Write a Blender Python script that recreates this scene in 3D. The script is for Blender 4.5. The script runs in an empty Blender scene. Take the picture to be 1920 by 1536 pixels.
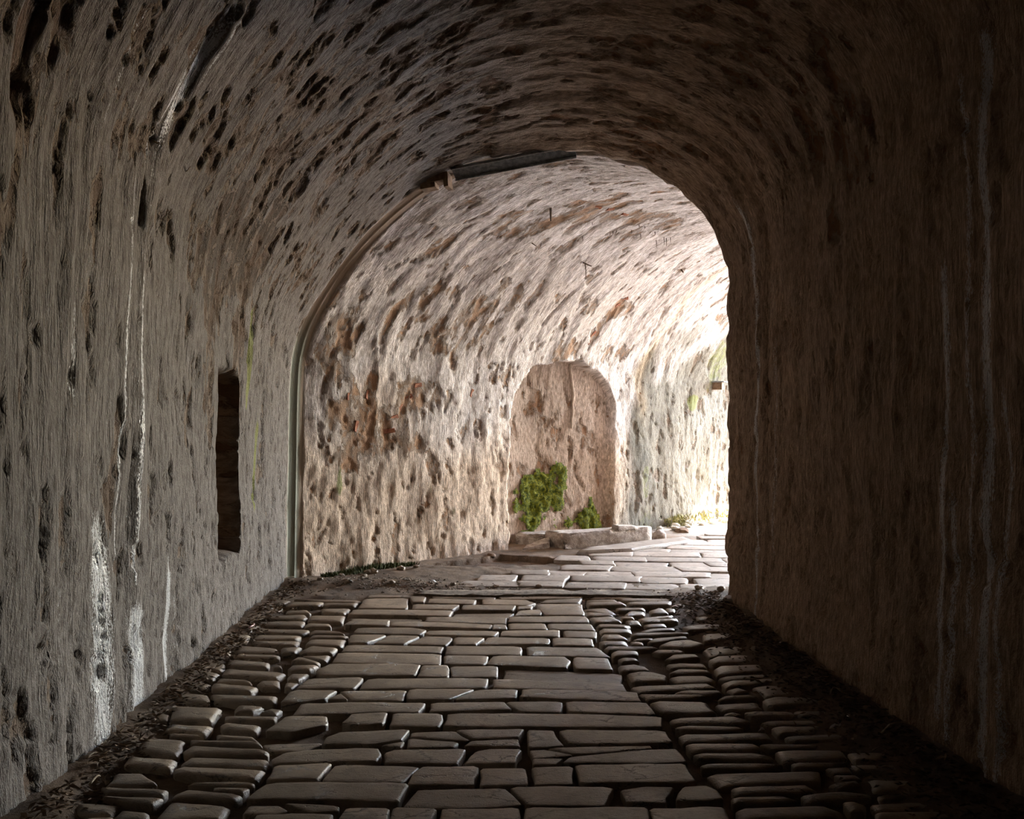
import bpy, bmesh, math, random
import numpy as np
from mathutils import Vector, Matrix, noise as mnoise

random.seed(7)
rng = np.random.default_rng(7)
sc = bpy.context.scene
C = sc.collection

# ------------------------------------------------------------------ camera
F, CX, CY, EYE = 1900.0, 880.0, 790.0, 1.5       # focal length and vanishing point for a 1920x1536 frame
cam_d = bpy.data.cameras.new('camera')
cam = bpy.data.objects.new('camera', cam_d)
C.objects.link(cam)
cam.location = (0, 0, EYE)
cam.rotation_euler = (math.radians(90), 0, 0)
cam_d.sensor_width = 36.0
cam_d.lens = 36.0 * F / 1920.0
cam_d.shift_x = (960 - CX) / 1920.0
cam_d.shift_y = (CY - 768) / 1920.0
cam_d.clip_start = 0.05
sc.camera = cam

# ------------------------------------------------------------------ light
U = Vector((0.69, 0.7238, 0))                     # direction of the second stretch of tunnel
NR = Vector((0.7238, -0.69, 0))                   # to its right
S_END = 10.5                                      # where its vault ends in the open
SUN_EL, SUN_AZ = math.radians(40), math.radians(14)

world = bpy.data.worlds.new('sky')
sc.world = world
world.use_nodes = True
wn = world.node_tree
sky = wn.nodes.new('ShaderNodeTexSky')
sky.sky_type = 'NISHITA'
sky.sun_disc = False
sky.sun_elevation = SUN_EL
sky.sun_rotation = math.radians(40)
sky.air_density, sky.dust_density = 1.0, 1.0
bg = wn.nodes['Background']
wn.links.new(sky.outputs[0], bg.inputs[0])
bg.inputs[1].default_value = 1.3

sun_d = bpy.data.lights.new('sun', 'SUN')
sun_d.energy = 9.0
sun_d.angle = math.radians(0.6)
sun_d.color = (1.0, 0.95, 0.885)
sun = bpy.data.objects.new('sun', sun_d)
C.objects.link(sun)
d = (-U * math.cos(SUN_AZ) - NR * math.sin(SUN_AZ)) * math.cos(SUN_EL) + Vector((0, 0, -math.sin(SUN_EL)))
sun.rotation_euler = d.to_track_quat('-Z', 'Y').to_euler()
sun.location = (12, 20, 12)

vs = sc.view_settings
vs.view_transform = 'Standard'
vs.look = 'None'
vs.exposure = 2.85
vs.gamma = 1.0
vs.use_curve_mapping = False
sc.cycles.max_bounces = 6
sc.cycles.diffuse_bounces = 4
sc.cycles.glossy_bounces = 3
sc.cycles.sample_clamp_indirect = 8.0
sc.cycles.caustics_reflective = False

def portal(name, loc, direction, sx, sy):          # guides sampling of the sky through an opening, gives no light itself
    l = bpy.data.lights.new(name, 'AREA')
    l.shape = 'RECTANGLE'
    l.size, l.size_y = sx, sy
    l.cycles.is_portal = True
    o = bpy.data.objects.new(name, l)
    C.objects.link(o)
    o.location = loc
    o.rotation_euler = Vector(direction).to_track_quat('-Z', 'Z').to_euler()
    return o

# ------------------------------------------------------------------ helpers
def sstep(a, b, x):
    t = np.clip((x - a) / (b - a), 0, 1)
    return t * t * (3 - 2 * t)

def _hash(ix, iy, seed):
    h = (ix.astype(np.int64) * 374761393 + iy.astype(np.int64) * 668265263 + seed * 974711) & 0x7fffffff
    h = ((h ^ (h >> 13)) * 1274126177) & 0x7fffffff
    h = ((h ^ (h >> 16)) * 461845907) & 0x7fffffff
    return (h ^ (h >> 15)) & 0xffff

def gnoise(x, y, seed=0):                          # gradient noise, about -1..1
    x = np.asarray(x, float); y = np.asarray(y, float)
    ix, iy = np.floor(x), np.floor(y)
    fx, fy = x - ix, y - iy
    def g(dx, dy):
        a = _hash(ix + dx, iy + dy, seed) * (2 * np.pi / 65536)
        return np.cos(a) * (fx - dx) + np.sin(a) * (fy - dy)
    ux = fx * fx * fx * (fx * (fx * 6 - 15) + 10)
    uy = fy * fy * fy * (fy * (fy * 6 - 15) + 10)
    a = g(0, 0) * (1 - ux) + g(1, 0) * ux
    b = g(0, 1) * (1 - ux) + g(1, 1) * ux
    return (a * (1 - uy) + b * uy) * 1.6

def fbm(x, y, octaves=4, seed=0, gain=0.5):
    r, a = 0, 1.0
    for o in range(octaves):
        r = r + a * gnoise(x, y, seed + 17 * o)
        x, y, a = x * 2.03, y * 2.03, a * gain
    return r

def floor_pt(px, py, z=0.0):
    Y = F * (EYE - z) / (py - CY)
    return np.array([(px - CX) / F * Y, Y])

def struct(o):
    o['kind'] = 'structure'
    return o

def tag(o, label, cat, group=None, kind=None):
    o['label'] = label
    o['category'] = cat
    if group: o['group'] = group
    if kind: o['kind'] = kind
    return o

def empty(name, loc=(0, 0, 0)):
    o = bpy.data.objects.new(name, None)
    o.empty_display_size = 0.1
    C.objects.link(o)
    o.location = loc
    return o

def mesh_obj(name, verts, faces, mat=None, parent=None, smooth=True):
    m = bpy.data.meshes.new(name)
    m.from_pydata([tuple(v) for v in verts], [], [tuple(f) for f in faces])
    m.validate()
    if mat: m.materials.append(mat)
    if smooth: m.polygons.foreach_set('use_smooth', [True] * len(m.polygons))
    m.update()
    o = bpy.data.objects.new(name, m)
    C.objects.link(o)
    if parent: o.parent = parent
    return o

# ------------------------------------------------------------------ materials
class NT:
    def __init__(self, name):
        self.mat = bpy.data.materials.new(name)
        self.mat.use_nodes = True
        self.t = self.mat.node_tree
        self.b = self.t.nodes['Principled BSDF']
    def n(self, kind, **kw):
        nd = self.t.nodes.new(kind)
        for k, v in kw.items(): setattr(nd, k, v)
        return nd
    def put(self, sock, v):
        if hasattr(v, 'is_output') or isinstance(v, bpy.types.NodeSocket): self.t.links.new(v, sock)
        else: sock.default_value = v
    def math(self, op, a, b=0.0, clamp=False):
        nd = self.n('ShaderNodeMath', operation=op, use_clamp=clamp)
        self.put(nd.inputs[0], a); self.put(nd.inputs[1], b)
        return nd.outputs[0]
    def mul(self, a, b): return self.math('MULTIPLY', a, b)
    def add(self, a, b): return self.math('ADD', a, b)
    def mix(self, f, a, b, blend='MIX'):
        nd = self.n('ShaderNodeMix', data_type='RGBA', blend_type=blend)
        self.put(nd.inputs[0], f)
        for i, v in ((6, a), (7, b)):
            if isinstance(v, tuple) and len(v) == 3: v = v + (1,)
            self.put(nd.inputs[i], v)
        return nd.outputs[2]
    def step(self, x, lo, hi):
        nd = self.n('ShaderNodeMapRange', interpolation_type='SMOOTHSTEP')
        self.put(nd.inputs[0], x); self.put(nd.inputs[1], lo); self.put(nd.inputs[2], hi)
        return nd.outputs[0]
    def scale(self, vec, s, off=(0, 0, 0)):
        nd = self.n('ShaderNodeMapping')
        self.put(nd.inputs[0], vec)
        nd.inputs['Scale'].default_value = s
        nd.inputs['Location'].default_value = off
        return nd.outputs[0]
    def noise(self, vec, s=1.0, detail=4, rough=0.55, dist=0.0):
        nd = self.n('ShaderNodeTexNoise')
        self.put(nd.inputs['Vector'], vec)
        nd.inputs['Scale'].default_value = s
        nd.inputs['Detail'].default_value = detail
        nd.inputs['Roughness'].default_value = rough
        nd.inputs['Distortion'].default_value = dist
        return nd.outputs[0]
    def attr(self, name):
        return self.n('ShaderNodeAttribute', attribute_name=name)
    def bump(self, h, strength, dist, normal=None):
        nd = self.n('ShaderNodeBump')
        nd.inputs['Strength'].default_value = strength
        nd.inputs['Distance'].default_value = dist
        self.put(nd.inputs['Height'], h)
        if normal: self.put(nd.inputs['Normal'], normal)
        return nd.outputs[0]
    def finish(self, col, rough, normal=None, spec=0.5):
        if isinstance(col, tuple) and len(col) == 3: col = col + (1,)
        self.put(self.b.inputs['Base Color'], col)
        self.put(self.b.inputs['Roughness'], rough)
        self.b.inputs['Specular IOR Level'].default_value = spec
        if normal: self.put(self.b.inputs['Normal'], normal)
        return self.mat

def plaster_material():
    k = NT('old_lime_plaster')
    uv = k.n('ShaderNodeUVMap', uv_map='UVMap').outputs[0]
    tint = k.attr('tint').outputs['Color']
    msk = k.n('ShaderNodeSeparateColor')
    k.put(msk.inputs[0], k.attr('mask').outputs['Color'])
    wet, moss, raw = msk.outputs[0], msk.outputs[1], msk.outputs[2]  # wet also carries the painted glints
    smooth = k.attr('smooth').outputs['Fac']
    rough_s = k.math('SUBTRACT', 1.0, smooth)
    mid = k.attr('mid').outputs['Fac']
    pits = k.noise(k.scale(uv, (15, 8.5, 1), (13, 2, 0)), 1, 5, 0.68, 0.7)
    fib = k.noise(k.scale(uv, (48, 15, 1)), 1, 4, 0.7)
    stri = k.noise(k.scale(uv, (95, 9, 1), (5, 1, 0)), 1, 3, 0.6)
    fine = k.noise(k.scale(uv, (150, 75, 1)), 1, 2, 0.6)
    # places where the coat has come off: more of them where the raw mask is high
    p1 = k.add(k.add(k.mul(pits, 0.72), k.mul(fib, 0.16)), k.add(k.mul(mid, 0.30), k.mul(raw, 0.17)))
    pit = k.mul(k.step(p1, 0.70, 0.74), rough_s)
    p2 = k.add(k.add(k.mul(pits, 0.34), k.mul(fib, 0.20)), k.add(k.mul(mid, 0.55), k.mul(raw, 0.28)))
    flake = k.mul(k.step(p2, 0.635, 0.69), rough_s)
    chip = k.mul(k.step(k.add(k.add(k.mul(fib, 0.8), k.mul(fine, 0.25)), k.add(k.mul(mid, 0.12), k.mul(raw, 0.07))), 0.66, 0.72), rough_s)
    grime = k.mix(k.step(fib, 0.36, 0.68), (0.52, 0.475, 0.43), (1.18, 1.18, 1.20))
    grime = k.mix(1.0, grime, k.mix(k.step(stri, 0.34, 0.66), (0.72, 0.70, 0.68), (1.2, 1.2, 1.2)), 'MULTIPLY')
    base = k.mix(k.mul(rough_s, 0.9), tint, k.mix(1.0, tint, grime, 'MULTIPLY'))
    brown = k.mix(1.0, tint, k.mix(k.step(mid, 0.35, 0.75), (0.30, 0.22, 0.155), (0.56, 0.36, 0.22)), 'MULTIPLY')
    mort = k.mix(0.5, k.mix(1.0, tint, (0.66, 0.56, 0.47), 'MULTIPLY'), k.mix(fib, (0.15, 0.095, 0.06), (0.34, 0.24, 0.165)))
    col = k.mix(k.mul(flake, 0.85), base, mort)
    col = k.mix(k.mul(chip, 0.55), col, mort)
    col = k.mix(k.mul(pit, 0.9), col, brown)
    gm = k.step(k.add(k.mul(moss, 0.75), k.mul(pits, 0.5)), 0.48, 0.68)
    green = k.mix(fib, (0.09, 0.12, 0.02), (0.25, 0.25, 0.06))
    col = k.mix(k.mul(gm, 0.85), col, green)
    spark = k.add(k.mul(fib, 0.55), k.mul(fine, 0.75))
    lime_glint = k.step(k.add(k.mul(wet, 0.62), spark), 0.98, 1.16)
    col = k.mix(k.mul(lime_glint, 0.75), col, (0.66, 0.68, 0.71))  # lime deposit plus glints of the wet film, both put into the colour
    rough = k.math('SUBTRACT', 0.86, k.mul(lime_glint, 0.58), True)
    h = k.add(k.add(k.mul(fib, 0.55), k.mul(stri, 0.45)), k.mul(fine, 0.3))
    h = k.math('SUBTRACT', h, k.add(k.mul(pit, 0.75), k.add(k.mul(flake, 0.5), k.mul(chip, 0.3))))
    h = k.mul(h, k.add(k.mul(rough_s, 0.9), 0.1))
    nm = k.bump(h, 1.0, 0.034)
    return k.finish(col, rough, nm, 0.4)

def stone_material(name, c1, c2, rough, dirt=0.5, bumpd=0.012):
    k = NT(name)
    tc = k.n('ShaderNodeTexCoord').outputs['Object']
    geo = k.n('ShaderNodeObjectInfo')
    rnd = geo.outputs['Random']
    pos = k.n('ShaderNodeNewGeometry').outputs['Position']
    big = k.noise(pos, 3.5, 5, 0.6)
    grain = k.noise(k.scale(pos, (28, 70, 40)), 1, 5, 0.7)
    speck = k.noise(pos, 160, 3, 0.6)
    col = k.mix(k.step(big, 0.35, 0.68), c1, c2)
    v = k.add(0.78, k.mul(rnd, 0.44))
    cv = k.n('ShaderNodeCombineColor')
    for i in range(3): k.put(cv.inputs[i], v)
    col = k.mix(1.0, col, cv.outputs[0], 'MULTIPLY')
    col = k.mix(k.mul(k.step(grain, 0.5, 0.7), dirt), col, (0.055, 0.04, 0.03))
    vo = k.n('ShaderNodeTexVoronoi', feature='DISTANCE_TO_EDGE')
    wv = k.n('ShaderNodeVectorMath', operation='ADD')
    k.put(wv.inputs[0], k.scale(pos, (2.2, 4.5, 3)))
    cb = k.n('ShaderNodeCombineXYZ')
    k.put(cb.inputs[0], k.mul(grain, 0.35)); k.put(cb.inputs[1], k.mul(big, 1.6)); k.put(cb.inputs[2], rnd)
    k.put(wv.inputs[1], cb.outputs[0])
    k.put(vo.inputs['Vector'], wv.outputs[0])
    vo.inputs['Scale'].default_value = 1.0
    crack = k.mul(k.step(vo.outputs['Distance'], 0.018, 0.0), k.step(big, 0.42, 0.56))
    col = k.mix(k.mul(crack, 0.8), col, (0.03, 0.022, 0.016))
    stain = k.step(k.noise(pos, 9, 4, 0.7), 0.52, 0.66)
    col = k.mix(k.mul(stain, 0.45), col, (0.10, 0.075, 0.055))
    ro = k.add(rough, k.mul(k.math('SUBTRACT', speck, 0.5), 0.25))
    h = k.math('SUBTRACT', k.add(k.mul(grain, 0.6), k.add(k.mul(speck, 0.3), k.mul(big, 0.8))), k.mul(crack, 0.5))
    return k.finish(col, ro, k.bump(h, 0.8, bumpd), 0.5)

def soil_material():
    k = NT('packed_earth')
    pos = k.n('ShaderNodeNewGeometry').outputs['Position']
    tint = k.attr('tint').outputs['Color']
    big = k.noise(pos, 4, 5, 0.6)
    gr = k.noise(pos, 45, 5, 0.7)
    sp = k.noise(pos, 190, 3, 0.6)
    m = k.mix(k.step(big, 0.35, 0.65), (0.7, 0.7, 0.7), (1.25, 1.2, 1.15))
    col = k.mix(1.0, tint, m, 'MULTIPLY')
    col = k.mix(k.mul(k.step(gr, 0.56, 0.66), 0.5), col, k.mix(1.0, tint, (2.0, 1.95, 1.9), 'MULTIPLY'))
    h = k.add(gr, k.mul(sp, 0.4))
    return k.finish(col, 0.92, k.bump(h, 0.9, 0.012), 0.3)

def simple_material(name, c1, c2, rough, scale=20, metal=0.0, bumpd=0.003, spec=0.4):
    k = NT(name)
    pos = k.n('ShaderNodeNewGeometry').outputs['Position']
    nz = k.noise(pos, scale, 5, 0.65)
    fine = k.noise(pos, scale * 6, 3, 0.6)
    col = k.mix(k.step(nz, 0.35, 0.65), c1, c2)
    k.b.inputs['Metallic'].default_value = metal
    return k.finish(col, rough, k.bump(k.add(nz, k.mul(fine, 0.5)), 0.8, bumpd), spec)

PLASTER = plaster_material()
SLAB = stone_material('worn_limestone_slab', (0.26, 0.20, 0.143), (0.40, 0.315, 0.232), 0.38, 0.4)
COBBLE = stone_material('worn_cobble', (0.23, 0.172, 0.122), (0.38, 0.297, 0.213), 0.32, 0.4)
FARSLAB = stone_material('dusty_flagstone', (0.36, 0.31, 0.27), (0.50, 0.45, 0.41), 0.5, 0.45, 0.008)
SOIL = soil_material()
ROUGHSTONE = simple_material('rough_concrete_stone', (0.30, 0.24, 0.20), (0.58, 0.52, 0.47), 0.85, 14, 0, 0.03)
RUBBLE = simple_material('pale_rubble', (0.42, 0.36, 0.26), (0.72, 0.69, 0.64), 0.9, 12, 0, 0.02)
STEEL = simple_material('weathered_steel', (0.10, 0.11, 0.12), (0.24, 0.25, 0.27), 0.5, 25, 0.4)
RUST = simple_material('rusty_mortar', (0.14, 0.085, 0.05), (0.27, 0.18, 0.12), 0.85, 18)
BRICK = simple_material('red_brick', (0.24, 0.075, 0.04), (0.42, 0.17, 0.09), 0.85, 22, 0, 0.008)
MOSS = simple_material('bright_moss', (0.045, 0.075, 0.006), (0.24, 0.26, 0.015), 0.9, 30, 0, 0.02)
GRASS = simple_material('dull_green_moss', (0.05, 0.06, 0.02), (0.13, 0.14, 0.045), 0.9, 30)
LEAF = simple_material('dead_leaves', (0.09, 0.06, 0.038), (0.22, 0.145, 0.09), 0.8, 12)
TWIG = simple_material('dry_twig', (0.22, 0.16, 0.10), (0.42, 0.34, 0.24), 0.8, 40)
WHITE = simple_material('white_chip', (0.62, 0.63, 0.64), (0.82, 0.83, 0.85), 0.6, 40)
PINK = simple_material('pink_plastic', (0.62, 0.40, 0.42), (0.74, 0.52, 0.52), 0.45, 40)
STALAC = simple_material('stained_drip', (0.10, 0.07, 0.05), (0.20, 0.14, 0.09), 0.5, 40)
GROUND = simple_material('sunlit_gravel', (0.50, 0.46, 0.40), (0.66, 0.62, 0.56), 0.9, 3, 0, 0.01)

# ------------------------------------------------------------------ the tunnel shell: one watertight grid, cut into walls, vaults and groove
prof = np.array([(-1.72, -0.12), (-1.71, 0.5), (-1.70, 1.1), (-1.685, 1.8), (-1.648, 2.15), (-1.517, 2.49), (-1.18, 2.98),
                 (-.678, 3.44), (-.143, 3.74), (.35, 3.85), (.85, 3.85), (1.42, 3.67), (1.85, 3.35), (2.05, 3.03),
                 (2.125, 2.75), (2.145, 2.3), (2.145, 1.5), (2.14, 0.8), (2.13, -0.12)])
def catmull(p, n=24):
    out = []
    q = np.vstack([2 * p[0] - p[1], p, 2 * p[-1] - p[-2]])
    for i in range(1, len(q) - 2):
        for t in np.linspace(0, 1, n, endpoint=False):
            a, b, c_, d_ = q[i - 1], q[i], q[i + 1], q[i + 2]
            out.append(0.5 * ((2 * b) + (c_ - a) * t + (2 * a - 5 * b + 4 * c_ - d_) * t * t + (3 * b - a - 3 * c_ + d_) * t ** 3))
    out.append(p[-1])
    return np.array(out)
cp = catmull(prof)
L = np.concatenate([[0], np.cumsum(np.linalg.norm(np.diff(cp, axis=0), axis=1))])
NA = 450
arc = np.linspace(0, L[-1], NA)
ex, ez = np.interp(arc, L, cp[:, 0]), np.interp(arc, L, cp[:, 1])
tx, tz = np.gradient(ex, arc), np.gradient(ez, arc)
tl = np.hypot(tx, tz)
nx, nz = -tz / tl, tx / tl                        # outward
def YE(x): return 9.5 - 0.294 * (x + 1.68)

GROOVE = 0.20
cols = np.concatenate([-np.linspace(18, 6.35, 60, endpoint=False), -np.linspace(6.35, 0, 345, endpoint=False),
                       np.linspace(0, GROOVE, 20, endpoint=False), np.linspace(GROOVE, 8.7, 372, endpoint=False),
                       np.linspace(8.7, S_END, 20, endpoint=False), np.linspace(S_END, 15, 28)])
NC = len(cols)
A, S = np.meshgrid(np.arange(NA), cols, indexing='ij')
X0, Z0 = ex[:, None] + 0 * S, ez[:, None] + 0 * S
V = arc[:, None] + 0 * S
NXX, NZZ = nx[:, None] + 0 * S, nz[:, None] + 0 * S
near = S < 0
q = np.where(near, -S, 0.0)
s = np.where(near, 0.0, S)
dz = 0.12 * np.minimum(q, 7.0) * sstep(0.9, 2.2, Z0)
PX = X0 + U.x * s
PY = YE(X0) - q + U.y * s
PZ = Z0 + dz

# outward relief
ingroove = (sstep(0.0, 0.025, S) * (1 - sstep(GROOVE - 0.03, GROOVE, S)))
left = X0 < 0.2
D = 0.035 * fbm(S * 0.55, V * 0.4, 3, 3) + 0.016 * fbm(S * 2.3 + 9, V * 1.1, 4, 11)
D += 0.007 * fbm(S * 9, V * 3.2, 3, 5)
pn = fbm(S * 5.5 + 4, V * 3.0, 5, 29, 0.6)
D += np.where(near, 0.018, 0.012) * sstep(0.3, 0.6, pn)
D += 0.008 * fbm(S * 16 + 2, V * 2.0, 2, 41) * near
D *= (1 - 0.9 * ingroove)
D += 0.02 * ingroove - 0.012 * np.exp(-((S - 0.10) / 0.012) ** 2)
# raised flowing sheets on the near left wall and folds on the right wall
D += -0.03 * np.exp(-((S + 4.75) / 0.12) ** 2) * left * sstep(2.0, 0.3, PZ)
D += 0.03 * np.exp(-((S + 4.4 + 0.05 * gnoise(V * 1.2, V * 0, 3)) / 0.05) ** 2) * left
D += 0.03 * np.exp(-((S + 1.0 + 0.06 * gnoise(V * 0.8, V * 0, 5)) / 0.05) ** 2) * (~left) * near
# walled-up arched doorway in the far wall
wob = 0.045 * fbm(S * 2.0, V * 2.0, 3, 77)
sn = (S - 4.2 + wob) / 1.06
arch_top = 1.45 + 0.78 * np.power(np.clip(1 - np.abs(sn) ** 2.5, 0, 1), 1 / 2.5)
niche = (np.abs(sn) < 1) & (PZ < arch_top + wob) & (X0 < -0.9)
dn = np.clip(1 - np.abs(sn), 0, 1) * 1.06
dtop = arch_top + wob - PZ
nmask = sstep(0.0, np.where(sn > 0, 0.16, 0.05), dn) * sstep(0.0, 0.06, dtop) * (X0 < -0.9)
D += nmask * (0.34 - 0.24 * sstep(3.6, 5.2, S))
# narrow slot in the near left wall
wob2 = 0.03 * fbm(S * 4, V * 2.5, 3, 83)
slot = sstep(0, 0.03, S + 2.56 + wob2) * sstep(0, 0.03, -(S + 1.98) + wob2) * sstep(0.52, 0.60, PZ + wob2) * sstep(1.86, 1.76, PZ + wob2) * (X0 < -1)
D += slot * (0.27 + 0.05 * fbm(S * 6, V * 6, 3, 85))
# hollow at the upper left, close to the camera
hol = sstep(0, 0.05, S + 5.80 + wob2) * sstep(0, 0.05, -(S + 5.62) + wob2) * sstep(2.6, 2.75, PZ) * (X0 < -1)
D += hol * 0.04
D += 0.03 * fbm(V * 2.6, V * 0 + 3.3, 4, 67) * np.exp(-(S / 0.35) ** 2) * (~left)
# shallow scar line across the far vault
scar = np.exp(-((S - 3.35 - 0.25 * (V - 3.0)) / 0.02) ** 2) * sstep(2.75, 2.85, V) * sstep(3.35, 3.25, V)
D += 0.03 * scar
ox = np.where(near, NXX, NXX * 0.86)
sf = sstep(-0.15, 0.15, S)                        # blend of the horizontal outward direction round the bend
hx, hy = (1 - sf) * 1.0 + sf * NR.x, sf * NR.y
PX = PX + D * NXX * hx
PY = PY + D * NXX * hy
PZ = PZ + D * NZZ
P = np.stack([PX, PY, PZ], -1)

# projected position of every grid vertex, to find the spot on the shell seen at a pixel
prx = CX + F * PX / np.maximum(PY, 0.5)
pry = CY - F * (PZ - EYE) / np.maximum(PY, 0.5)
def locate(px, py, part='far'):
    ok = (S > GROOVE) & (S < S_END) if part == 'far' else near & (q < 6.3)
    d2 = (prx - px) ** 2 + (pry - py) ** 2 + np.where(ok, 0, 1e9)
    d2 = np.where((part == 'far') & (X0 > 1.2), 1e9, d2)
    return np.unravel_index(np.argmin(d2), d2.shape)

# ---- colour and masks
T = np.zeros(P.shape)
farw = sstep(-0.1, 0.25, S)
lr = sstep(-0.6, 1.7, X0)                         # 0 left .. 1 right
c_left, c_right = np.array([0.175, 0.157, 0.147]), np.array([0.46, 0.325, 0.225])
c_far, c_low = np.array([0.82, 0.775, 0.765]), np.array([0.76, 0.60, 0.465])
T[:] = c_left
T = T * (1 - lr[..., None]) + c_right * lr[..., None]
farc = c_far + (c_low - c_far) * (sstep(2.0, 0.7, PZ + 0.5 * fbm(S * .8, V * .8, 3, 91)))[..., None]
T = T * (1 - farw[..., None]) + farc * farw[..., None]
mossy = sstep(5.35, 5.8, S + 0.35 * fbm(S * 1.2, V * 0.9, 3, 93)) * sstep(2.75, 2.1, PZ - 0.25 * (S - 5.8) + 0.5 * fbm(S * 1.1, V * 1.1, 3, 95)) * (X0 < -0.5)
T += (np.array([0.135, 0.125, 0.085]) - T) * (0.88 * mossy)[..., None]
T += (np.array([0.55, 0.42, 0.33]) - T) * (0.8 * nmask)[..., None]
gcol = np.array([0.36, 0.28, 0.21]) + 0 * T
gl = (sstep(2.6, 2.1, PZ) * left * sstep(0.16, 0.12, S))[..., None]
gcol = gcol * (1 - gl) + np.array([0.28, 0.30, 0.25]) * gl
T += (gcol - T) * ingroove[..., None]
T += (np.array([0.27, 0.18, 0.115]) - T) * slot[..., None]
T += (np.array([0.13, 0.075, 0.045]) - T) * (0.9 * hol)[..., None]
# yellow-brown stain band running down the far vault
band = np.exp(-((S - 5.75 + 0.1 * fbm(V * 1.5, V * 0, 2, 97)) / 0.10) ** 2) * (X0 < 0.4) * sstep(0.5, 1.6, PZ)
T += (np.array([0.55, 0.42, 0.26]) - T) * (0.6 * band)[..., None]
# damp grey-green tongue beside the doorway
tong = np.exp(-((S - 5.75) / (0.10 + 0.28 * sstep(1.9, 0.3, PZ))) ** 2) * sstep(1.9, 1.4, PZ) * (X0 < -1)
T += (np.array([0.11, 0.11, 0.085]) - T) * (0.8 * tong)[..., None]

WET_GLINT, MOS, RAW = np.zeros(S.shape), np.zeros(S.shape), np.zeros(S.shape)
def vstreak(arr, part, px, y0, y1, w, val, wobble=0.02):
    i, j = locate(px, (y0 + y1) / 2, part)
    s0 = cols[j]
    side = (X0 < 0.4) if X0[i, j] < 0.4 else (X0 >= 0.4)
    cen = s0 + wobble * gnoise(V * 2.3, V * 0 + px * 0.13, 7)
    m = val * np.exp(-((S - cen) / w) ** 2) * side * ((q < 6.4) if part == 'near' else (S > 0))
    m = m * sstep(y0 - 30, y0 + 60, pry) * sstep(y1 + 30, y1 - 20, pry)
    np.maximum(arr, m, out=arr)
# lime and water down the near left wall, with glints painted in white
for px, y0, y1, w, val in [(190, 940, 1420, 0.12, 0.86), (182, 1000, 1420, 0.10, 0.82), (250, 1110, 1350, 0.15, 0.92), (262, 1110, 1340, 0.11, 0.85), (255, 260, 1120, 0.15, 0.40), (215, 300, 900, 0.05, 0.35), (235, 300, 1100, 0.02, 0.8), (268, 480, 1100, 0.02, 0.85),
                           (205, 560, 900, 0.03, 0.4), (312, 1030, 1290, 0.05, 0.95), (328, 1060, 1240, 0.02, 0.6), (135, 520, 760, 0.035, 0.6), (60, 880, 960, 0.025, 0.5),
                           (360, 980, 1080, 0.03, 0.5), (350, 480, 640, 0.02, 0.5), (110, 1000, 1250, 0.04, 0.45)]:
    vstreak(WET_GLINT, 'near', px, y0, y1, w, val)
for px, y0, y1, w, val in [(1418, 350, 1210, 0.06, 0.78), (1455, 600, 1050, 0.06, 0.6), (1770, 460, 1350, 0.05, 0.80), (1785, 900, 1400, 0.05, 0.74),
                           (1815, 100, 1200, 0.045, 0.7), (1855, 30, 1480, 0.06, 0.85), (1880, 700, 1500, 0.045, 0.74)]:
    vstreak(WET_GLINT, 'near', px, y0, y1, w, val, 0.05)  # right wall glints, painted as whitish streaks
# wet run on the near vault's shoulder, its glints painted as white lines
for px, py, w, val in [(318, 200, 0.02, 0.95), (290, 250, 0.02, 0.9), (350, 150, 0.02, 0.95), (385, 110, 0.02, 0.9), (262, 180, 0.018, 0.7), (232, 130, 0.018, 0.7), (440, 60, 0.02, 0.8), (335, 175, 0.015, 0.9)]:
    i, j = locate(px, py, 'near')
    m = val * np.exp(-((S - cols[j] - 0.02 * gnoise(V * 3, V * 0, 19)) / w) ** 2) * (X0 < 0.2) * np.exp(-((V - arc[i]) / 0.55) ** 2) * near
    np.maximum(WET_GLINT, m, out=WET_GLINT)
# green runs
for px, y0, y1, w, val, part in [(463, 560, 760, 0.05, 0.95, 'near'), (478, 760, 960, 0.05, 0.7, 'near'), (637, 860, 930, 0.05, 0.8, 'far'), (808, 890, 930, 0.06, 0.6, 'far'), (850, 930, 970, 0.06, 0.6, 'far')]:
    vstreak(MOS, part, px, y0, y1, w, val)
RAG = fbm(S * 3, V * 3, 4, 61)
def blob(arr, px, py, rs, rv, val, part='far', rag=0.35):
    i, j = locate(px, py, part)
    sc_, vc = cols[j], arc[i]
    w = rag * np.roll(RAG, (int(px * 3 + py * 7) % 90, int(px + py) % 160), (0, 1))
    r = np.sqrt(((S - sc_) / rs) ** 2 + ((V - vc) / rv) ** 2) + w
    ok = (S > 0) if part == 'far' else near
    np.maximum(arr, val * sstep(1.15, 0.55, r) * ok, out=arr)
for a in [(1210, 900, .12, .35, .42), (1300, 755, .15, .15, .6), (1330, 1000, .3, .15, .5), (1215, 960, .2, .3, .35), (1345, 680, .3, .5, .45)]:
    blob(MOS, *a)
for a in [(720, 790, .55, .45, .75), (655, 800, .30, .55, .85), (870, 610, .55, .45, .6), (1110, 400, .5, .3, .9), (1210, 410, .5, .25, .8), (980, 420, .5, .25, .6),
          (640, 640, .3, .5, .6), (780, 590, .5, .4, .6), (1060, 650, .25, .2, .7), (1160, 580, .22, .18, .8), (940, 560, .4, .3, .45), (820, 470, .4, .3, .4),
          (1010, 780, .3, .15, .5), (1090, 830, .3, .3, .6), (770, 740, .25, .25, .8), (1005, 910, .4, .3, .6), (1000, 750, .2, .15, .6)]:
    blob(RAW, *a)
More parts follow.
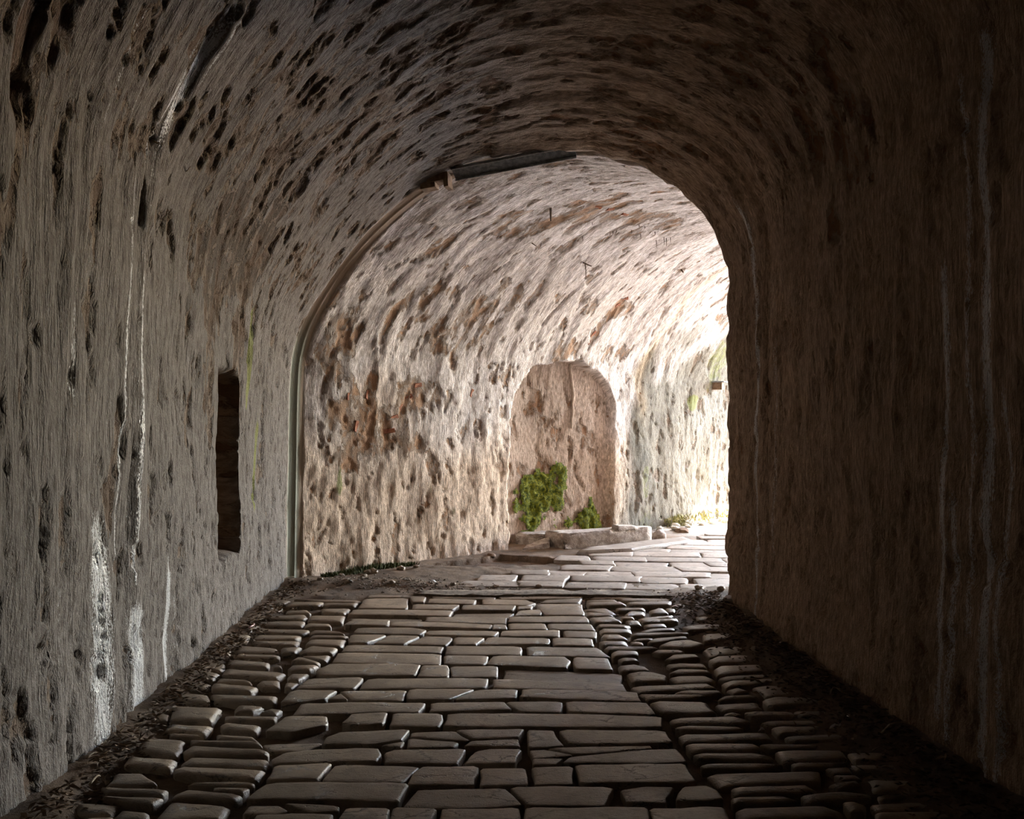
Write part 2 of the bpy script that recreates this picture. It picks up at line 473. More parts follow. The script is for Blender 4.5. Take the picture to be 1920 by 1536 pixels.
for a in [(420, 450, .6, .5, 1.3), (480, 470, .45, .45, 1.2), (405, 520, .3, .4, 1.1), (520, 250, 1.0, .9, .45), (760, 180, .8, 1.0, .6), (620, 160, .6, .8, .55), (880, 60, .4, .8, .6), (400, 640, .3, .7, .6),
          (440, 700, .18, .8, .8), (1300, 130, .5, .8, .55), (1560, 260, .5, .6, .5), (1200, 260, .5, .6, .5), (1480, 120, .6, .8, .45), (200, 900, .10, .25, .8), (40, 150, .15, .5, .4),
          (1030, 180, .6, .8, .35)]:
    blob(RAW, *a, part='near')
SM = ingroove * 0.85
MID = np.clip(0.5 + 0.42 * pn + 0.12 * fbm(S * 1.3, V * 0.9, 3, 71), 0, 1)
WET_GLINT *= (1 - slot)
lowered = np.where(near, np.where(left, 0.30 * sstep(2.7, 2.1, PZ) - 0.08, 0.32), 0.12)
RAW -= lowered * (1 - np.clip(RAW * 1.3, 0, 1))
bigv = fbm(S * 0.9, V * 0.5, 4, 73)[..., None]
T *= np.clip(1 + 0.16 * bigv * np.array([1.0, 1.05, 1.12]), 0.6, 1.4)

# ---- normals of the whole grid
dA = np.gradient(P, axis=0); dS = np.gradient(P, axis=1)
Nn = np.cross(dA, dS)
Nn /= np.linalg.norm(Nn, axis=-1, keepdims=True) + 1e-12
mid_pt = np.stack([0.2 + U.x * s + 0 * S, YE(0.2) - q + U.y * s, 1.6 + 0 * S], -1)
flip = np.sum(Nn * (mid_pt - P), -1).mean() < 0
if flip: Nn = -Nn

fi, fj = np.meshgrid(np.arange(NA - 1), np.arange(NC - 1), indexing='ij')
fs = (cols[:-1] + cols[1:])[None, :] * 0.5 + 0 * fi
fx = (X0[:-1, :-1] + X0[1:, :-1]) * 0.5
i_sl = int(np.argmin(np.abs(arc - 2.45)))                       # springing lines
i_sr = int(np.argmin(np.abs(arc - (L[-1] - 2.6))))
isl, isr = fi < i_sl, fi >= i_sr
fniche = (nmask[:-1, :-1] > 0.5)
fslot = (slot[:-1, :-1] > 0.5)
part_id = np.zeros(fi.shape, int)
n_, g_, f_ = fs < 0, (fs >= 0) & (fs < GROOVE), (fs >= GROOVE) & (fs < S_END)
o_ = fs >= S_END
part_id[n_ & isl] = 1; part_id[n_ & isr] = 2; part_id[n_ & ~isl & ~isr] = 3
part_id[g_] = 4
part_id[f_ & isl] = 5; part_id[f_ & isr] = 6; part_id[f_ & ~isl & ~isr] = 7
part_id[o_ & isl] = 8
part_id[(part_id == 5) & fniche] = 9
part_id[(part_id == 1) & fslot] = 10

def grid_obj(name, sel, parent=None, push=0.0, mat=PLASTER, attrs=True):
    a, b = fi[sel], fj[sel]
    quads = np.stack([a * NC + b, (a + 1) * NC + b, (a + 1) * NC + b + 1, a * NC + b + 1], -1)
    if flip: quads = quads[:, ::-1]
    used, inv = np.unique(quads.ravel(), return_inverse=True)
    nq = len(quads)
    me = bpy.data.meshes.new(name)
    pts = P.reshape(-1, 3)[used]
    nrm = Nn.reshape(-1, 3)[used]
    if not np.isscalar(push): pts = pts + nrm * push.ravel()[used][:, None]
    me.vertices.add(len(used)); me.vertices.foreach_set('co', pts.ravel())
    me.loops.add(nq * 4); me.loops.foreach_set('vertex_index', inv.astype(np.int32))
    me.polygons.add(nq)
    me.polygons.foreach_set('loop_start', np.arange(nq, dtype=np.int32) * 4)
    me.polygons.foreach_set('loop_total', np.full(nq, 4, np.int32))
    me.update(calc_edges=True)
    me.polygons.foreach_set('use_smooth', np.ones(nq, bool))
    if attrs:
        uvl = me.uv_layers.new(name='UVMap')
        uv = np.stack([S.ravel()[used], V.ravel()[used]], -1)[inv]
        uvl.data.foreach_set('uv', uv.astype(np.float32).ravel())
        ca = me.attributes.new('tint', 'FLOAT_COLOR', 'POINT')
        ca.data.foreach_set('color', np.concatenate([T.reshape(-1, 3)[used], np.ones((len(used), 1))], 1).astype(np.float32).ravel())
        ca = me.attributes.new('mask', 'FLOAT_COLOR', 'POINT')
        ca.data.foreach_set('color', np.stack([WET_GLINT.ravel()[used], MOS.ravel()[used], RAW.ravel()[used], np.ones(len(used))], 1).astype(np.float32).ravel())
        fa = me.attributes.new('mid', 'FLOAT', 'POINT')
        fa.data.foreach_set('value', MID.ravel()[used].astype(np.float32))
        fa = me.attributes.new('smooth', 'FLOAT', 'POINT')
        fa.data.foreach_set('value', SM.ravel()[used].astype(np.float32))
        me.normals_split_custom_set_from_vertices(nrm.tolist())
    me.materials.append(mat)
    o = bpy.data.objects.new(name, me)
    C.objects.link(o)
    if parent: o.parent = parent
    return o

wall_left = struct(grid_obj('wall_left', part_id == 1))
wall_right = struct(grid_obj('wall_right', part_id == 2))
ceiling = struct(grid_obj('ceiling', part_id == 3))
trim = struct(grid_obj('trim_1', part_id == 4))
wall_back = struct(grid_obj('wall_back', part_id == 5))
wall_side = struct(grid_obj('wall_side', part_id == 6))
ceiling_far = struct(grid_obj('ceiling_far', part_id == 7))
wall_out = struct(grid_obj('wall_outside', part_id == 8))
walled_door = grid_obj('walled_up_doorway', part_id == 9, wall_back)
wall_slot = grid_obj('wall_recess', part_id == 10, wall_left)
wall_left['label'] = 'grey flaking plaster wall with wet streaks and painted white glints along the left'
wall_right['label'] = 'dark brown plaster wall along the right of the tunnel'
ceiling['label'] = 'flaking plaster barrel vault over the near stretch'
trim['label'] = 'smooth brown groove arching across the tunnel at the bend'
wall_back['label'] = 'pale pink flaking wall of the lit far stretch'
ceiling_far['label'] = 'bright flaking vault over the far stretch'
walled_door['label'] = 'shallow arched recess of a walled up doorway'

rear_ring = [tuple(P[i, 0]) for i in range(0, NA, 9)]
rear = struct(mesh_obj('wall_light_block', rear_ring, [tuple(range(len(rear_ring)))], PLASTER, smooth=False))  # unseen end wall, added to shut out light from behind
portal('sky_portal', Vector((0.2, YE(0.2), 1.9)) + U * (S_END + 0.05), -U, 4.4, 4.4)

# ------------------------------------------------------------------ floor bed
def bed_height(x, y):
    z = -0.040 + 0.010 * fbm(x * 3, y * 3, 3, 51) + 0.006 * fbm(x * 12, y * 12, 2, 53)
    nearm = sstep(9.3, 8.4, y)
    z = z + nearm * (0.075 * sstep(1.45, 2.1, x + 0.12 * gnoise(x * 0 + 1, y * 2.2, 4)) + 0.06 * sstep(-1.42, -1.72, x + 0.1 * gnoise(x * 0, y * 2.2, 6)))
    strip = sstep(8.45, 8.75, y) * sstep(9.7, 9.3, y)
    z = z + 0.035 * strip
    # earth heaped at the left of the bend
    e = sstep(9.0, 9.4, y) * sstep(0.5, -0.9, x - 0.75 * (y - 9.6))
    z = z + 0.05 * e
    sun_m = sstep(5.9, 6.6, (x + 1.68) * U.x + (y - 9.5) * U.y)
    z = z + 0.03 * sun_m
    return z
pit_poly = np.array([floor_pt(*p) for p in [(797, 1061), (916, 1046), (935, 1042), (1056, 1048), (985, 1058), (850, 1064)]])
def in_poly(x, y, poly):
    r = np.zeros(x.shape, bool)
    n = len(poly)
    for i in range(n):
        x1, y1 = poly[i]; x2, y2 = poly[(i + 1) % n]
        c = ((y1 > y) != (y2 > y)) & (x < (x2 - x1) * (y - y1) / (y2 - y1 + 1e-12) + x1)
        r ^= c
    return r
gx = np.linspace(-2.3, 9.5, 300)
gx = np.concatenate([np.linspace(-2.3, 2.6, 150, endpoint=False), np.linspace(2.6, 11.5, 70)])
gy = np.concatenate([np.linspace(-9.5, 2.0, 20, endpoint=False), np.linspace(2.0, 14, 320, endpoint=False), np.linspace(14, 21, 30)])
BX, BY = np.meshgrid(gx, gy, indexing='ij')
BZ = bed_height(BX, BY)
inpit = in_poly(BX, BY, pit_poly)
BZ = np.where(inpit, BZ - 0.06, BZ)
nxg, nyg = BX.shape
verts = np.stack([BX, BY, BZ], -1).reshape(-1, 3)
a, b = np.meshgrid(np.arange(nxg - 1), np.arange(nyg - 1), indexing='ij')
quads = np.stack([a * nyg + b, (a + 1) * nyg + b, (a + 1) * nyg + b + 1, a * nyg + b + 1], -1).reshape(-1, 4)
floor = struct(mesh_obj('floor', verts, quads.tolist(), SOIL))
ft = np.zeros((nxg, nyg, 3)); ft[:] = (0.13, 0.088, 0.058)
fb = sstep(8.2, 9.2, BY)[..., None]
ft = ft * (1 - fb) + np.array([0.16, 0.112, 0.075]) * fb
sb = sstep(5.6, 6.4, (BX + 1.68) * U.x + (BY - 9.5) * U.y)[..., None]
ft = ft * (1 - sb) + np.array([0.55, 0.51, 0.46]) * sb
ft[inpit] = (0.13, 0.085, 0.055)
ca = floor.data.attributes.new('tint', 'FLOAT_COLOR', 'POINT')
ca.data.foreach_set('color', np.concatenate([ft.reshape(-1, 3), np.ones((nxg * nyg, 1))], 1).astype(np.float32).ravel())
floor['label'] = 'earth floor paved with worn stone slabs and cobbles'

# ------------------------------------------------------------------ stones
def resample(poly, step):
    pts = []
    n = len(poly)
    for i in range(n):
        p, q_ = poly[i], poly[(i + 1) % n]
        l = np.linalg.norm(q_ - p)
        k = max(1, min(6, int(round(l / step))))
        for t in range(k): pts.append(p + (q_ - p) * t / k)
    return np.array(pts)

def chaikin(p):
    q_ = np.roll(p, -1, 0)
    out = np.empty((len(p) * 2, 2))
    out[0::2] = p * 0.92 + q_ * 0.08
    out[1::2] = p * 0.08 + q_ * 0.92
    return out

def inset(p, dist):                                # draws an outline in by about dist on every side
    lo, hi = p.min(0), p.max(0)
    c = (lo + hi) / 2
    k = np.maximum(0.3, 1 - dist / np.maximum((hi - lo) / 2, 1e-4))
    return c + (p - c) * k

n_slab = n_cob = 0
def stone(name, poly, mat, top=0.0, gap=0.006, bev=0.014, dome=0.006, step=0.14, jit=0.006, tilt=0.012, depth=0.10, drop=0.006):
    p = np.array(poly, float)
    c = p.mean(0)
    p = inset(p, gap)
    if len(p) <= 7: p = chaikin(p)
    p = resample(p, step)
    sd = random.randint(0, 9999)
    p = p + jit * np.stack([gnoise(p[:, 0] * 7, p[:, 1] * 7, sd), gnoise(p[:, 0] * 7 + 50, p[:, 1] * 7, sd)], 1) * 1.6 + 0.6 * jit * np.stack([gnoise(p[:, 0] * 23, p[:, 1] * 23, sd + 5), gnoise(p[:, 0] * 23 + 50, p[:, 1] * 23, sd + 5)], 1)
    w = min(np.ptp(p[:, 0]), np.ptp(p[:, 1]))
    bev = min(bev, 0.22 * w)
    drop = min(drop, 0.10 * w)
    ta, tb = random.uniform(-tilt, tilt), random.uniform(-tilt, tilt)
    p1, p2 = inset(p, bev * 0.35), inset(p, bev)
    p3 = inset(p2, min(0.05, 0.14 * w))
    rings = [(p, -depth), (p, -drop), (p1, -drop * 0.35), (p2, 0.0), (p3, dome)]
    n = len(p)
    verts, faces = [], []
    for rp, z in rings:
        for v in rp:
            dxy = v - c
            zz = top + z + (ta * dxy[0] + tb * dxy[1] if z > -depth else 0) 
            verts.append((v[0] - c[0], v[1] - c[1], zz))
    for r in range(len(rings) - 1):
        for i in range(n):
            j = (i + 1) % n
            faces.append((r * n + i, r * n + j, (r + 1) * n + j, (r + 1) * n + i))
    faces.append(tuple((len(rings) - 1) * n + i for i in range(n)))
    nx_ = np.roll(p, -1, 0)
    if np.sum(p[:, 0] * nx_[:, 1] - nx_[:, 0] * p[:, 1]) < 0: faces = [f[::-1] for f in faces]
    ob = mesh_obj(name, verts, faces, mat, floor)
    prv, nxt = np.roll(p, 1, 0), np.roll(p, -1, 0)
    tt = nxt - prv
    out = np.stack([tt[:, 1], -tt[:, 0]], 1)
    if np.sum(p[:, 0] * nxt[:, 1] - nxt[:, 0] * p[:, 1]) < 0: out = -out
    out /= np.linalg.norm(out, axis=1, keepdims=True) + 1e-9
    nl = []
    for r, (ko, ku) in enumerate(((1, 0), (1, .25), (.75, .66), (.22, .97), (.03, 1.0))):
        for v in out:
            w_ = Vector((v[0] * ko - ta * ku, v[1] * ko - tb * ku, ku)).normalized()
            nl.append(tuple(w_))
    ob.data.normals_split_custom_set_from_vertices(nl)
    ob.location = (c[0], c[1], 0)
    return ob

# outlines of the slabs and cobbles on the ground plane, written as photo pixels and laid out on the floor by floor_pt
SLABS = [
 [(681,1122),(765,1121),(765,1141),(670,1141)], [(768,1119),(800,1119),(796,1130),(772,1130)], [(805,1122),(893,1124),(890,1133),(803,1131)],
 [(903,1123),(985,1124),(1005,1131),(990,1135),(905,1133)], [(1022,1124),(1092,1121),(1088,1130),(1012,1130)], [(810,1117),(930,1119),(925,1123),(812,1121)],
 [(690,1115),(802,1115),(798,1118),(688,1120)], [(935,1119),(1095,1116),(1090,1121),(940,1123)],
 [(775,1132),(862,1133),(850,1142),(771,1142)], [(867,1134),(968,1135),(963,1144),(868,1144)], [(971,1137),(1000,1136),(997,1141),(968,1142)],
 [(1005,1133),(1090,1132),(1096,1153),(1020,1154)], [(663,1142),(850,1143),(842,1154),(652,1152)], [(853,1146),(965,1145),(955,1155),(846,1154),'s'],
 [(970,1145),(1017,1142),(1015,1152),(965,1154)], [(650,1155),(795,1156),(790,1163),(672,1159),'s'], [(800,1155),(950,1157),(950,1169),(926,1169),(795,1164)],
 [(954,1157),(1100,1156),(1106,1168),(952,1168)], [(663,1160),(730,1162),(728,1173),(642,1172)], [(733,1166),(795,1165),(922,1170),(920,1178),(806,1175),(732,1173)],
 [(923,1171),(948,1171),(950,1180),(922,1180)], [(952,1169),(1022,1169),(1028,1181),(954,1181)], [(1025,1170),(1110,1170),(1116,1182),(1031,1181)],
 [(658,1186),(672,1176),(775,1176),(799,1180),(788,1189)], [(795,1187),(805,1182),(937,1183),(928,1193),(805,1191)], [(941,1183),(1050,1182),(1050,1195),(938,1194)],
 [(1057,1182),(1119,1184),(1117,1196),(1058,1195)], [(656,1189),(727,1189),(690,1204),(652,1205)], [(730,1190),(790,1191),(758,1207),(700,1206)],
 [(795,1192),(850,1194),(838,1210),(762,1208)], [(853,1195),(910,1195),(895,1209),(850,1209)], [(915,1195),(1030,1197),(1030,1208),(900,1209)],
 [(1036,1197),(1108,1198),(1116,1212),(1037,1211)], [(649,1208),(832,1210),(828,1223),(640,1222)], [(839,1210),(977,1211),(979,1228),(834,1227)],
 [(987,1211),(1118,1213),(1130,1218),(1143,1231),(990,1229)], [(634,1223),(829,1225),(826,1246),(745,1246),(622,1243)], [(835,1228),(918,1229),(908,1246),(832,1245)],
 [(924,1229),(1060,1231),(1071,1240),(1065,1252),(912,1246)], [(1073,1232),(1140,1233),(1150,1256),(1079,1254)], [(594,1256),(620,1245),(787,1245),(778,1268),(600,1267)],
 [(789,1247),(841,1247),(843,1269),(784,1269)], [(845,1248),(936,1248),(932,1269),(846,1269)], [(946,1248),(1165,1258),(1166,1280),(942,1270),'s'],
 [(552,1292),(580,1273),(684,1270),(664,1291)], [(688,1272),(916,1270),(912,1290),(673,1292)], [(925,1272),(1170,1281),(1175,1298),(925,1289)],
 [(978,1291),(1195,1299),(1203,1317),(975,1308)], [(524,1318),(543,1298),(560,1294),(632,1295),(608,1311),(560,1318)], [(612,1312),(640,1300),(655,1312)],
 [(638,1294),(762,1293),(754,1313),(660,1313)], [(768,1293),(890,1293),(840,1313),(760,1313)], [(895,1292),(972,1291),(969,1307),(850,1312)],
 [(545,1341),(563,1318),(700,1316),(797,1318),(788,1335),(700,1336)], [(808,1318),(945,1316),(962,1331),(802,1335)], [(948,1315),(1054,1314),(1055,1335),(975,1334)],
 [(1062,1316),(1212,1318),(1231,1341),(1062,1336)], [(496,1372),(536,1343),(613,1343),(614,1358),(546,1374)], [(643,1356),(662,1338),(728,1335),(720,1358),(660,1360)],
 [(738,1337),(832,1338),(825,1364),(730,1362)], [(840,1337),(1060,1339),(1240,1345),(1243,1366),(830,1363)], [(494,1388),(520,1385),(605,1385),(575,1401),(500,1402),'s'],
 [(601,1397),(612,1384),(640,1373),(768,1369),(755,1387),(703,1397)], [(712,1398),(758,1390),(756,1402)], [(772,1373),(852,1370),(880,1388),(768,1381)],
 [(766,1383),(862,1391),(855,1401),(762,1402)], [(855,1369),(983,1368),(974,1383),(886,1388)], [(866,1400),(884,1390),(976,1386),(975,1402)],
 [(987,1369),(1041,1369),(1040,1377),(1058,1398),(990,1403)], [(1047,1369),(1247,1371),(1262,1394),(1068,1397)], [(508,1424),(530,1409),(600,1402),(713,1400),(718,1412),(704,1424),(515,1431)],
 [(724,1410),(740,1404),(871,1404),(859,1433),(722,1431)], [(872,1432),(890,1408),(920,1403),(976,1404),(970,1431)], [(992,1405),(1020,1403),(1078,1416),(998,1421)],
 [(998,1422),(1054,1421),(1046,1433),(998,1434)], [(1025,1402),(1220,1397),(1225,1402),(1080,1416)], [(1053,1431),(1066,1420),(1222,1404),(1273,1403),(1292,1431)],
 [(500,1463),(514,1434),(624,1431),(610,1448),(594,1463)], [(606,1460),(630,1432),(784,1435),(770,1450),(757,1467),(612,1466)], [(767,1470),(775,1448),(795,1436),(897,1436),(886,1473)],
 [(900,1441),(988,1437),(989,1471),(899,1473)], [(997,1437),(1074,1435),(1074,1471),(1002,1471)], [(1080,1435),(1200,1433),(1285,1434),(1310,1469),(1088,1470)],
 [(460,1500),(498,1468),(700,1468),(768,1471),(748,1506),(600,1500)], [(757,1512),(770,1492),(785,1479),(946,1475),(985,1510),(850,1515)],
 [(952,1474),(1130,1473),(1152,1478),(1145,1495),(1130,1512),(990,1510)], [(1164,1478),(1210,1472),(1267,1473),(1246,1495),(1248,1503),(1175,1502)],
 [(1268,1500),(1280,1474),(1325,1472),(1345,1480),(1358,1496),(1330,1502)], [(455,1525),(465,1508),(523,1509),(540,1518),(515,1526)], [(530,1503),(640,1510),(632,1520),(583,1524)],
 [(636,1536),(650,1515),(728,1514),(728,1545),(630,1545)], [(734,1515),(820,1518),(806,1545),(730,1545)], [(822,1535),(830,1517),(972,1513),(972,1545),(820,1545)],
 [(986,1514),(1150,1514),(1213,1515),(1222,1548),(980,1548)], [(1219,1514),(1320,1509),(1355,1512),(1378,1545),(1228,1548)],
 [(470,1548),(480,1528),(540,1527),(628,1526),(622,1548)],
]
COBBLES = [
 [(1094,1140),(1138,1138),(1155,1148),(1140,1150),(1098,1143)], [(1153,1139),(1208,1139),(1208,1144),(1155,1145)], [(1170,1150),(1182,1143),(1207,1144),(1209,1151),(1172,1153)],
 [(1217,1145),(1243,1140),(1254,1150),(1220,1152)], [(1248,1140),(1267,1141),(1266,1148),(1252,1148)], [(1283,1149),(1293,1141),(1340,1138),(1335,1148)],
 [(1104,1157),(1147,1155),(1166,1165),(1114,1167)], [(1097,1146),(1147,1152),(1155,1155),(1100,1154)], [(1165,1157),(1188,1157),(1188,1161),(1166,1161)],
 [(1172,1162),(1195,1162),(1202,1170),(1178,1170)], [(1195,1160),(1262,1154),(1260,1158),(1200,1164)], [(1202,1165),(1270,1159),(1273,1164),(1207,1168)],
 [(1208,1170),(1245,1167),(1250,1172),(1210,1175)], [(1116,1172),(1124,1168),(1185,1173),(1175,1176),(1120,1175)], [(1122,1180),(1130,1176),(1180,1177),(1185,1184),(1128,1186)],
 [(1198,1183),(1217,1177),(1263,1175),(1267,1179),(1203,1186)], [(1280,1177),(1297,1172),(1355,1170),(1350,1180),(1287,1183)], [(1182,1191),(1225,1187),(1290,1185),(1290,1189),(1186,1194)],
 [(1125,1194),(1130,1188),(1160,1188),(1178,1197),(1133,1198)], [(1122,1201),(1132,1199),(1173,1200),(1178,1209),(1130,1208)], [(1180,1201),(1206,1202),(1208,1207),(1183,1207)],
 [(1187,1198),(1225,1195),(1224,1198),(1190,1201)], [(1213,1204),(1225,1198),(1287,1193),(1290,1197),(1220,1206)], [(1235,1210),(1257,1202),(1293,1200),(1322,1208),(1300,1215),(1247,1213)],
 [(1132,1215),(1140,1210),(1240,1215),(1190,1218),(1138,1218)], [(1315,1218),(1330,1210),(1397,1210),(1397,1221),(1328,1230)], [(1145,1223),(1157,1219),(1195,1221),(1198,1228),(1150,1231)],
 [(1220,1222),(1233,1217),(1285,1220),(1280,1224),(1233,1225)], [(1157,1237),(1167,1233),(1195,1234),(1202,1240),(1163,1242)], [(1243,1237),(1263,1226),(1307,1225),(1318,1232),(1257,1238)],
 [(1248,1243),(1273,1240),(1323,1242),(1327,1250),(1257,1250)], [(1157,1247),(1190,1243),(1210,1248),(1223,1257),(1163,1257)], [(1177,1264),(1200,1258),(1227,1260),(1250,1267),(1250,1277),(1187,1280)],
 [(1254,1263),(1273,1253),(1328,1255),(1335,1262),(1257,1264)], [(1257,1269),(1273,1265),(1323,1264),(1343,1272),(1337,1277),(1267,1281)], [(1328,1237),(1347,1229),(1413,1226),(1410,1240),(1337,1243)],
 [(1337,1252),(1350,1246),(1430,1244),(1430,1256),(1373,1262),(1343,1264)], [(1348,1270),(1373,1265),(1447,1260),(1447,1268),(1360,1275)], [(1353,1282),(1373,1277),(1447,1270),(1460,1276),(1407,1283),(1360,1290)],
 [(1360,1293),(1383,1288),(1407,1295),(1373,1301)], [(1408,1287),(1430,1283),(1497,1280),(1497,1301),(1435,1305)], [(1347,1312),(1363,1306),(1403,1302),(1422,1305),(1418,1309),(1350,1314)],
 [(1428,1312),(1455,1307),(1530,1306),(1547,1318),(1440,1327)], [(1183,1286),(1200,1283),(1323,1280),(1345,1290),(1290,1294),(1195,1297)], [(1263,1302),(1282,1296),(1348,1293),(1355,1300),(1323,1305)],
 [(1195,1299),(1257,1304),(1337,1307),(1290,1311),(1210,1311)], [(1217,1318),(1235,1313),(1325,1315),(1343,1338),(1300,1341),(1240,1337)], [(1340,1318),(1420,1315),(1434,1330),(1354,1330)],
 [(1356,1336),(1373,1332),(1390,1336),(1380,1340),(1358,1341)], [(1395,1334),(1412,1332),(1480,1333),(1493,1340),(1408,1342)], [(1486,1331),(1560,1328),(1560,1339),(1500,1341)],
 [(1255,1349),(1275,1344),(1373,1343),(1405,1354),(1395,1359),(1260,1357)], [(1425,1354),(1447,1349),(1547,1345),(1547,1356),(1440,1358)], [(1445,1363),(1457,1360),(1540,1358),(1527,1371),(1463,1375)],
 [(1265,1365),(1290,1360),(1400,1366),(1375,1371),(1275,1370)], [(1422,1371),(1430,1363),(1438,1369)], [(1270,1378),(1283,1374),(1438,1373),(1449,1387),(1300,1391),(1278,1390)],
 [(1473,1379),(1513,1376),(1597,1374),(1597,1388),(1483,1388)], [(1285,1397),(1297,1394),(1413,1394),(1427,1401),(1423,1407),(1298,1410)], [(1427,1394),(1440,1391),(1530,1392),(1527,1400),(1447,1403)],
 [(1300,1415),(1313,1412),(1420,1411),(1452,1419),(1447,1426),(1310,1423)], [(1453,1407),(1480,1404),(1577,1404),(1588,1419),(1553,1424),(1465,1427)], [(1312,1434),(1327,1430),(1422,1428),(1473,1431),(1422,1438),(1317,1441)],
 [(1483,1431),(1520,1428),(1597,1427),(1563,1436),(1488,1439)], [(1323,1449),(1343,1444),(1537,1442),(1542,1456),(1540,1463),(1430,1468),(1343,1471)], [(1548,1438),(1590,1435),(1600,1446),(1560,1447)],
 [(1565,1450),(1605,1448),(1618,1458),(1575,1461)], [(1368,1476),(1380,1473),(1513,1468),(1532,1479),(1497,1486),(1373,1490)], [(1553,1472),(1570,1465),(1605,1463),(1617,1470),(1570,1477)],
 [(1502,1491),(1530,1485),(1590,1480),(1630,1485),(1635,1493),(1513,1503)], [(1373,1498),(1387,1495),(1463,1492),(1497,1501),(1463,1506),(1377,1508)], [(1380,1514),(1397,1510),(1540,1505),(1580,1519),(1563,1529),(1390,1535)],
 [(1582,1505),(1600,1503),(1625,1513),(1620,1524),(1597,1523)], [(1390,1541),(1560,1534),(1620,1536),(1620,1552),(1400,1558)], [(1590,1437),(1680,1432),(1690,1446),(1606,1446)],
 [(1623,1461),(1745,1462),(1765,1481),(1640,1484)], [(1630,1503),(1785,1497),(1770,1514),(1640,1519)], [(1645,1490),(1700,1487),(1720,1495),(1650,1498)], [(1590,1412),(1670,1412),(1665,1426),(1600,1427)],
 [(1640,1523),(1790,1518),(1800,1540),(1640,1544)], [(1612,1380),(1660,1384),(1655,1398),(1600,1398)], [(1560,1352),(1620,1356),(1610,1366),(1550,1366)], [(1700,1440),(1745,1442),(1750,1456),(1700,1456)],
 [(1105,1117),(1190,1118),(1188,1122),(1105,1121)], [(1160,1122),(1290,1120),(1290,1126),(1165,1127)], [(1100,1129),(1165,1129),(1175,1135),(1102,1136)], [(1175,1130),(1260,1127),(1258,1134),(1180,1135)],
 [(1265,1128),(1330,1126),(1310,1134),(1258,1137)], [(1100,1123),(1155,1122),(1160,1127),(1100,1127)], [(1300,1118),(1356,1120),(1350,1125),(1298,1125)], [(1195,1117),(1290,1116),(1288,1119),(1195,1120)],
 [(1300,1153),(1375,1148),(1380,1158),(1310,1163)], [(1315,1190),(1385,1184),(1390,1196),(1320,1203)], [(1345,1168),(1385,1165),(1392,1176),(1352,1181)],
 # left side
 [(540,1129),(607,1128),(600,1135),(535,1137)], [(608,1130),(672,1130),(668,1136),(606,1135)], [(545,1122),(680,1124),(672,1128),(600,1127)], [(600,1140),(658,1138),(648,1150),(606,1147)],
 [(579,1156),(583,1152),(648,1152),(642,1165),(578,1162)], [(537,1143),(577,1143),(583,1149),(535,1150)], [(503,1154),(572,1151),(577,1156),(570,1161),(500,1159)], [(495,1164),(572,1163),(568,1175),(490,1171)],
 [(573,1170),(580,1167),(620,1168),(622,1174),(572,1176)], [(480,1177),(580,1178),(578,1184),(567,1187),(476,1184)], [(582,1182),(590,1179),(628,1181),(648,1187),(583,1187)], [(578,1194),(587,1189),(653,1190),(650,1195),(580,1196)],
 [(476,1187),(565,1190),(558,1199),(468,1198)], [(470,1201),(562,1200),(557,1210),(487,1208)], [(572,1210),(580,1198),(650,1198),(642,1213),(578,1211)], [(443,1208),(521,1213),(521,1223),(440,1222)],
 [(528,1215),(567,1213),(555,1225),(528,1226)], [(560,1223),(582,1212),(633,1215),(625,1225),(567,1227)], [(435,1225),(525,1227),(522,1233),(440,1231)], [(545,1238),(557,1230),(602,1241),(600,1245),(570,1241)],
 [(560,1229),(622,1227),(612,1240),(600,1239)], [(430,1233),(508,1241),(504,1251),(425,1246)], [(513,1248),(528,1247),(530,1253),(514,1253)], [(540,1254),(550,1246),(590,1246),(595,1249),(583,1258),(547,1258)],
 [(420,1251),(535,1261),(523,1271),(415,1264)], [(538,1268),(547,1261),(582,1263),(557,1274),(540,1273)], [(410,1268),(473,1274),(472,1280),(405,1277)], [(480,1279),(490,1273),(525,1274),(526,1288),(490,1286)],
 [(532,1288),(535,1278),(562,1279),(547,1290)], [(400,1281),(487,1289),(473,1298),(395,1294)], [(395,1299),(520,1305),(517,1316),(400,1312)], [(437,1329),(448,1320),(497,1325),(477,1334),(440,1335)],
 [(483,1334),(507,1326),(532,1329),(520,1337)], [(420,1340),(520,1339),(520,1349),(421,1348)], [(413,1356),(422,1352),(490,1357),(480,1371),(420,1366)], [(403,1373),(473,1377),(490,1391),(405,1383)],
 [(358,1385),(400,1387),(490,1396),(492,1401),(362,1393)], [(345,1405),(360,1395),(400,1399),(502,1409),(500,1417),(350,1411)], [(340,1428),(357,1414),(500,1419),(508,1430),(498,1438),(345,1432)],
 [(327,1441),(345,1435),(500,1441),(483,1463),(330,1450)], [(345,1471),(438,1465),(478,1468),(480,1474),(400,1474)], [(405,1477),(470,1479),(458,1488),(402,1484)], [(325,1490),(350,1479),(400,1484),(453,1490),(440,1500),(320,1496)],
 [(290,1528),(317,1499),(436,1505),(418,1530),(300,1540)], [(325,1323),(418,1328),(397,1353),(317,1351)], [(317,1355),(401,1358),(387,1374),(310,1368)], [(318,1374),(382,1381),(320,1381)],
 [(265,1383),(348,1384),(335,1415),(257,1403)], [(240,1415),(330,1424),(323,1442),(235,1432)], [(215,1446),(267,1445),(297,1466),(267,1472),(200,1471)], [(190,1475),(317,1481),(308,1492),(195,1486)],
 [(193,1489),(305,1498),(283,1510),(220,1500)], [(215,1530),(230,1515),(281,1520),(280,1532),(265,1538),(218,1540)], [(140,1500),(227,1505),(215,1525),(140,1523)], [(195,1381),(258,1388),(247,1398),(200,1393)],
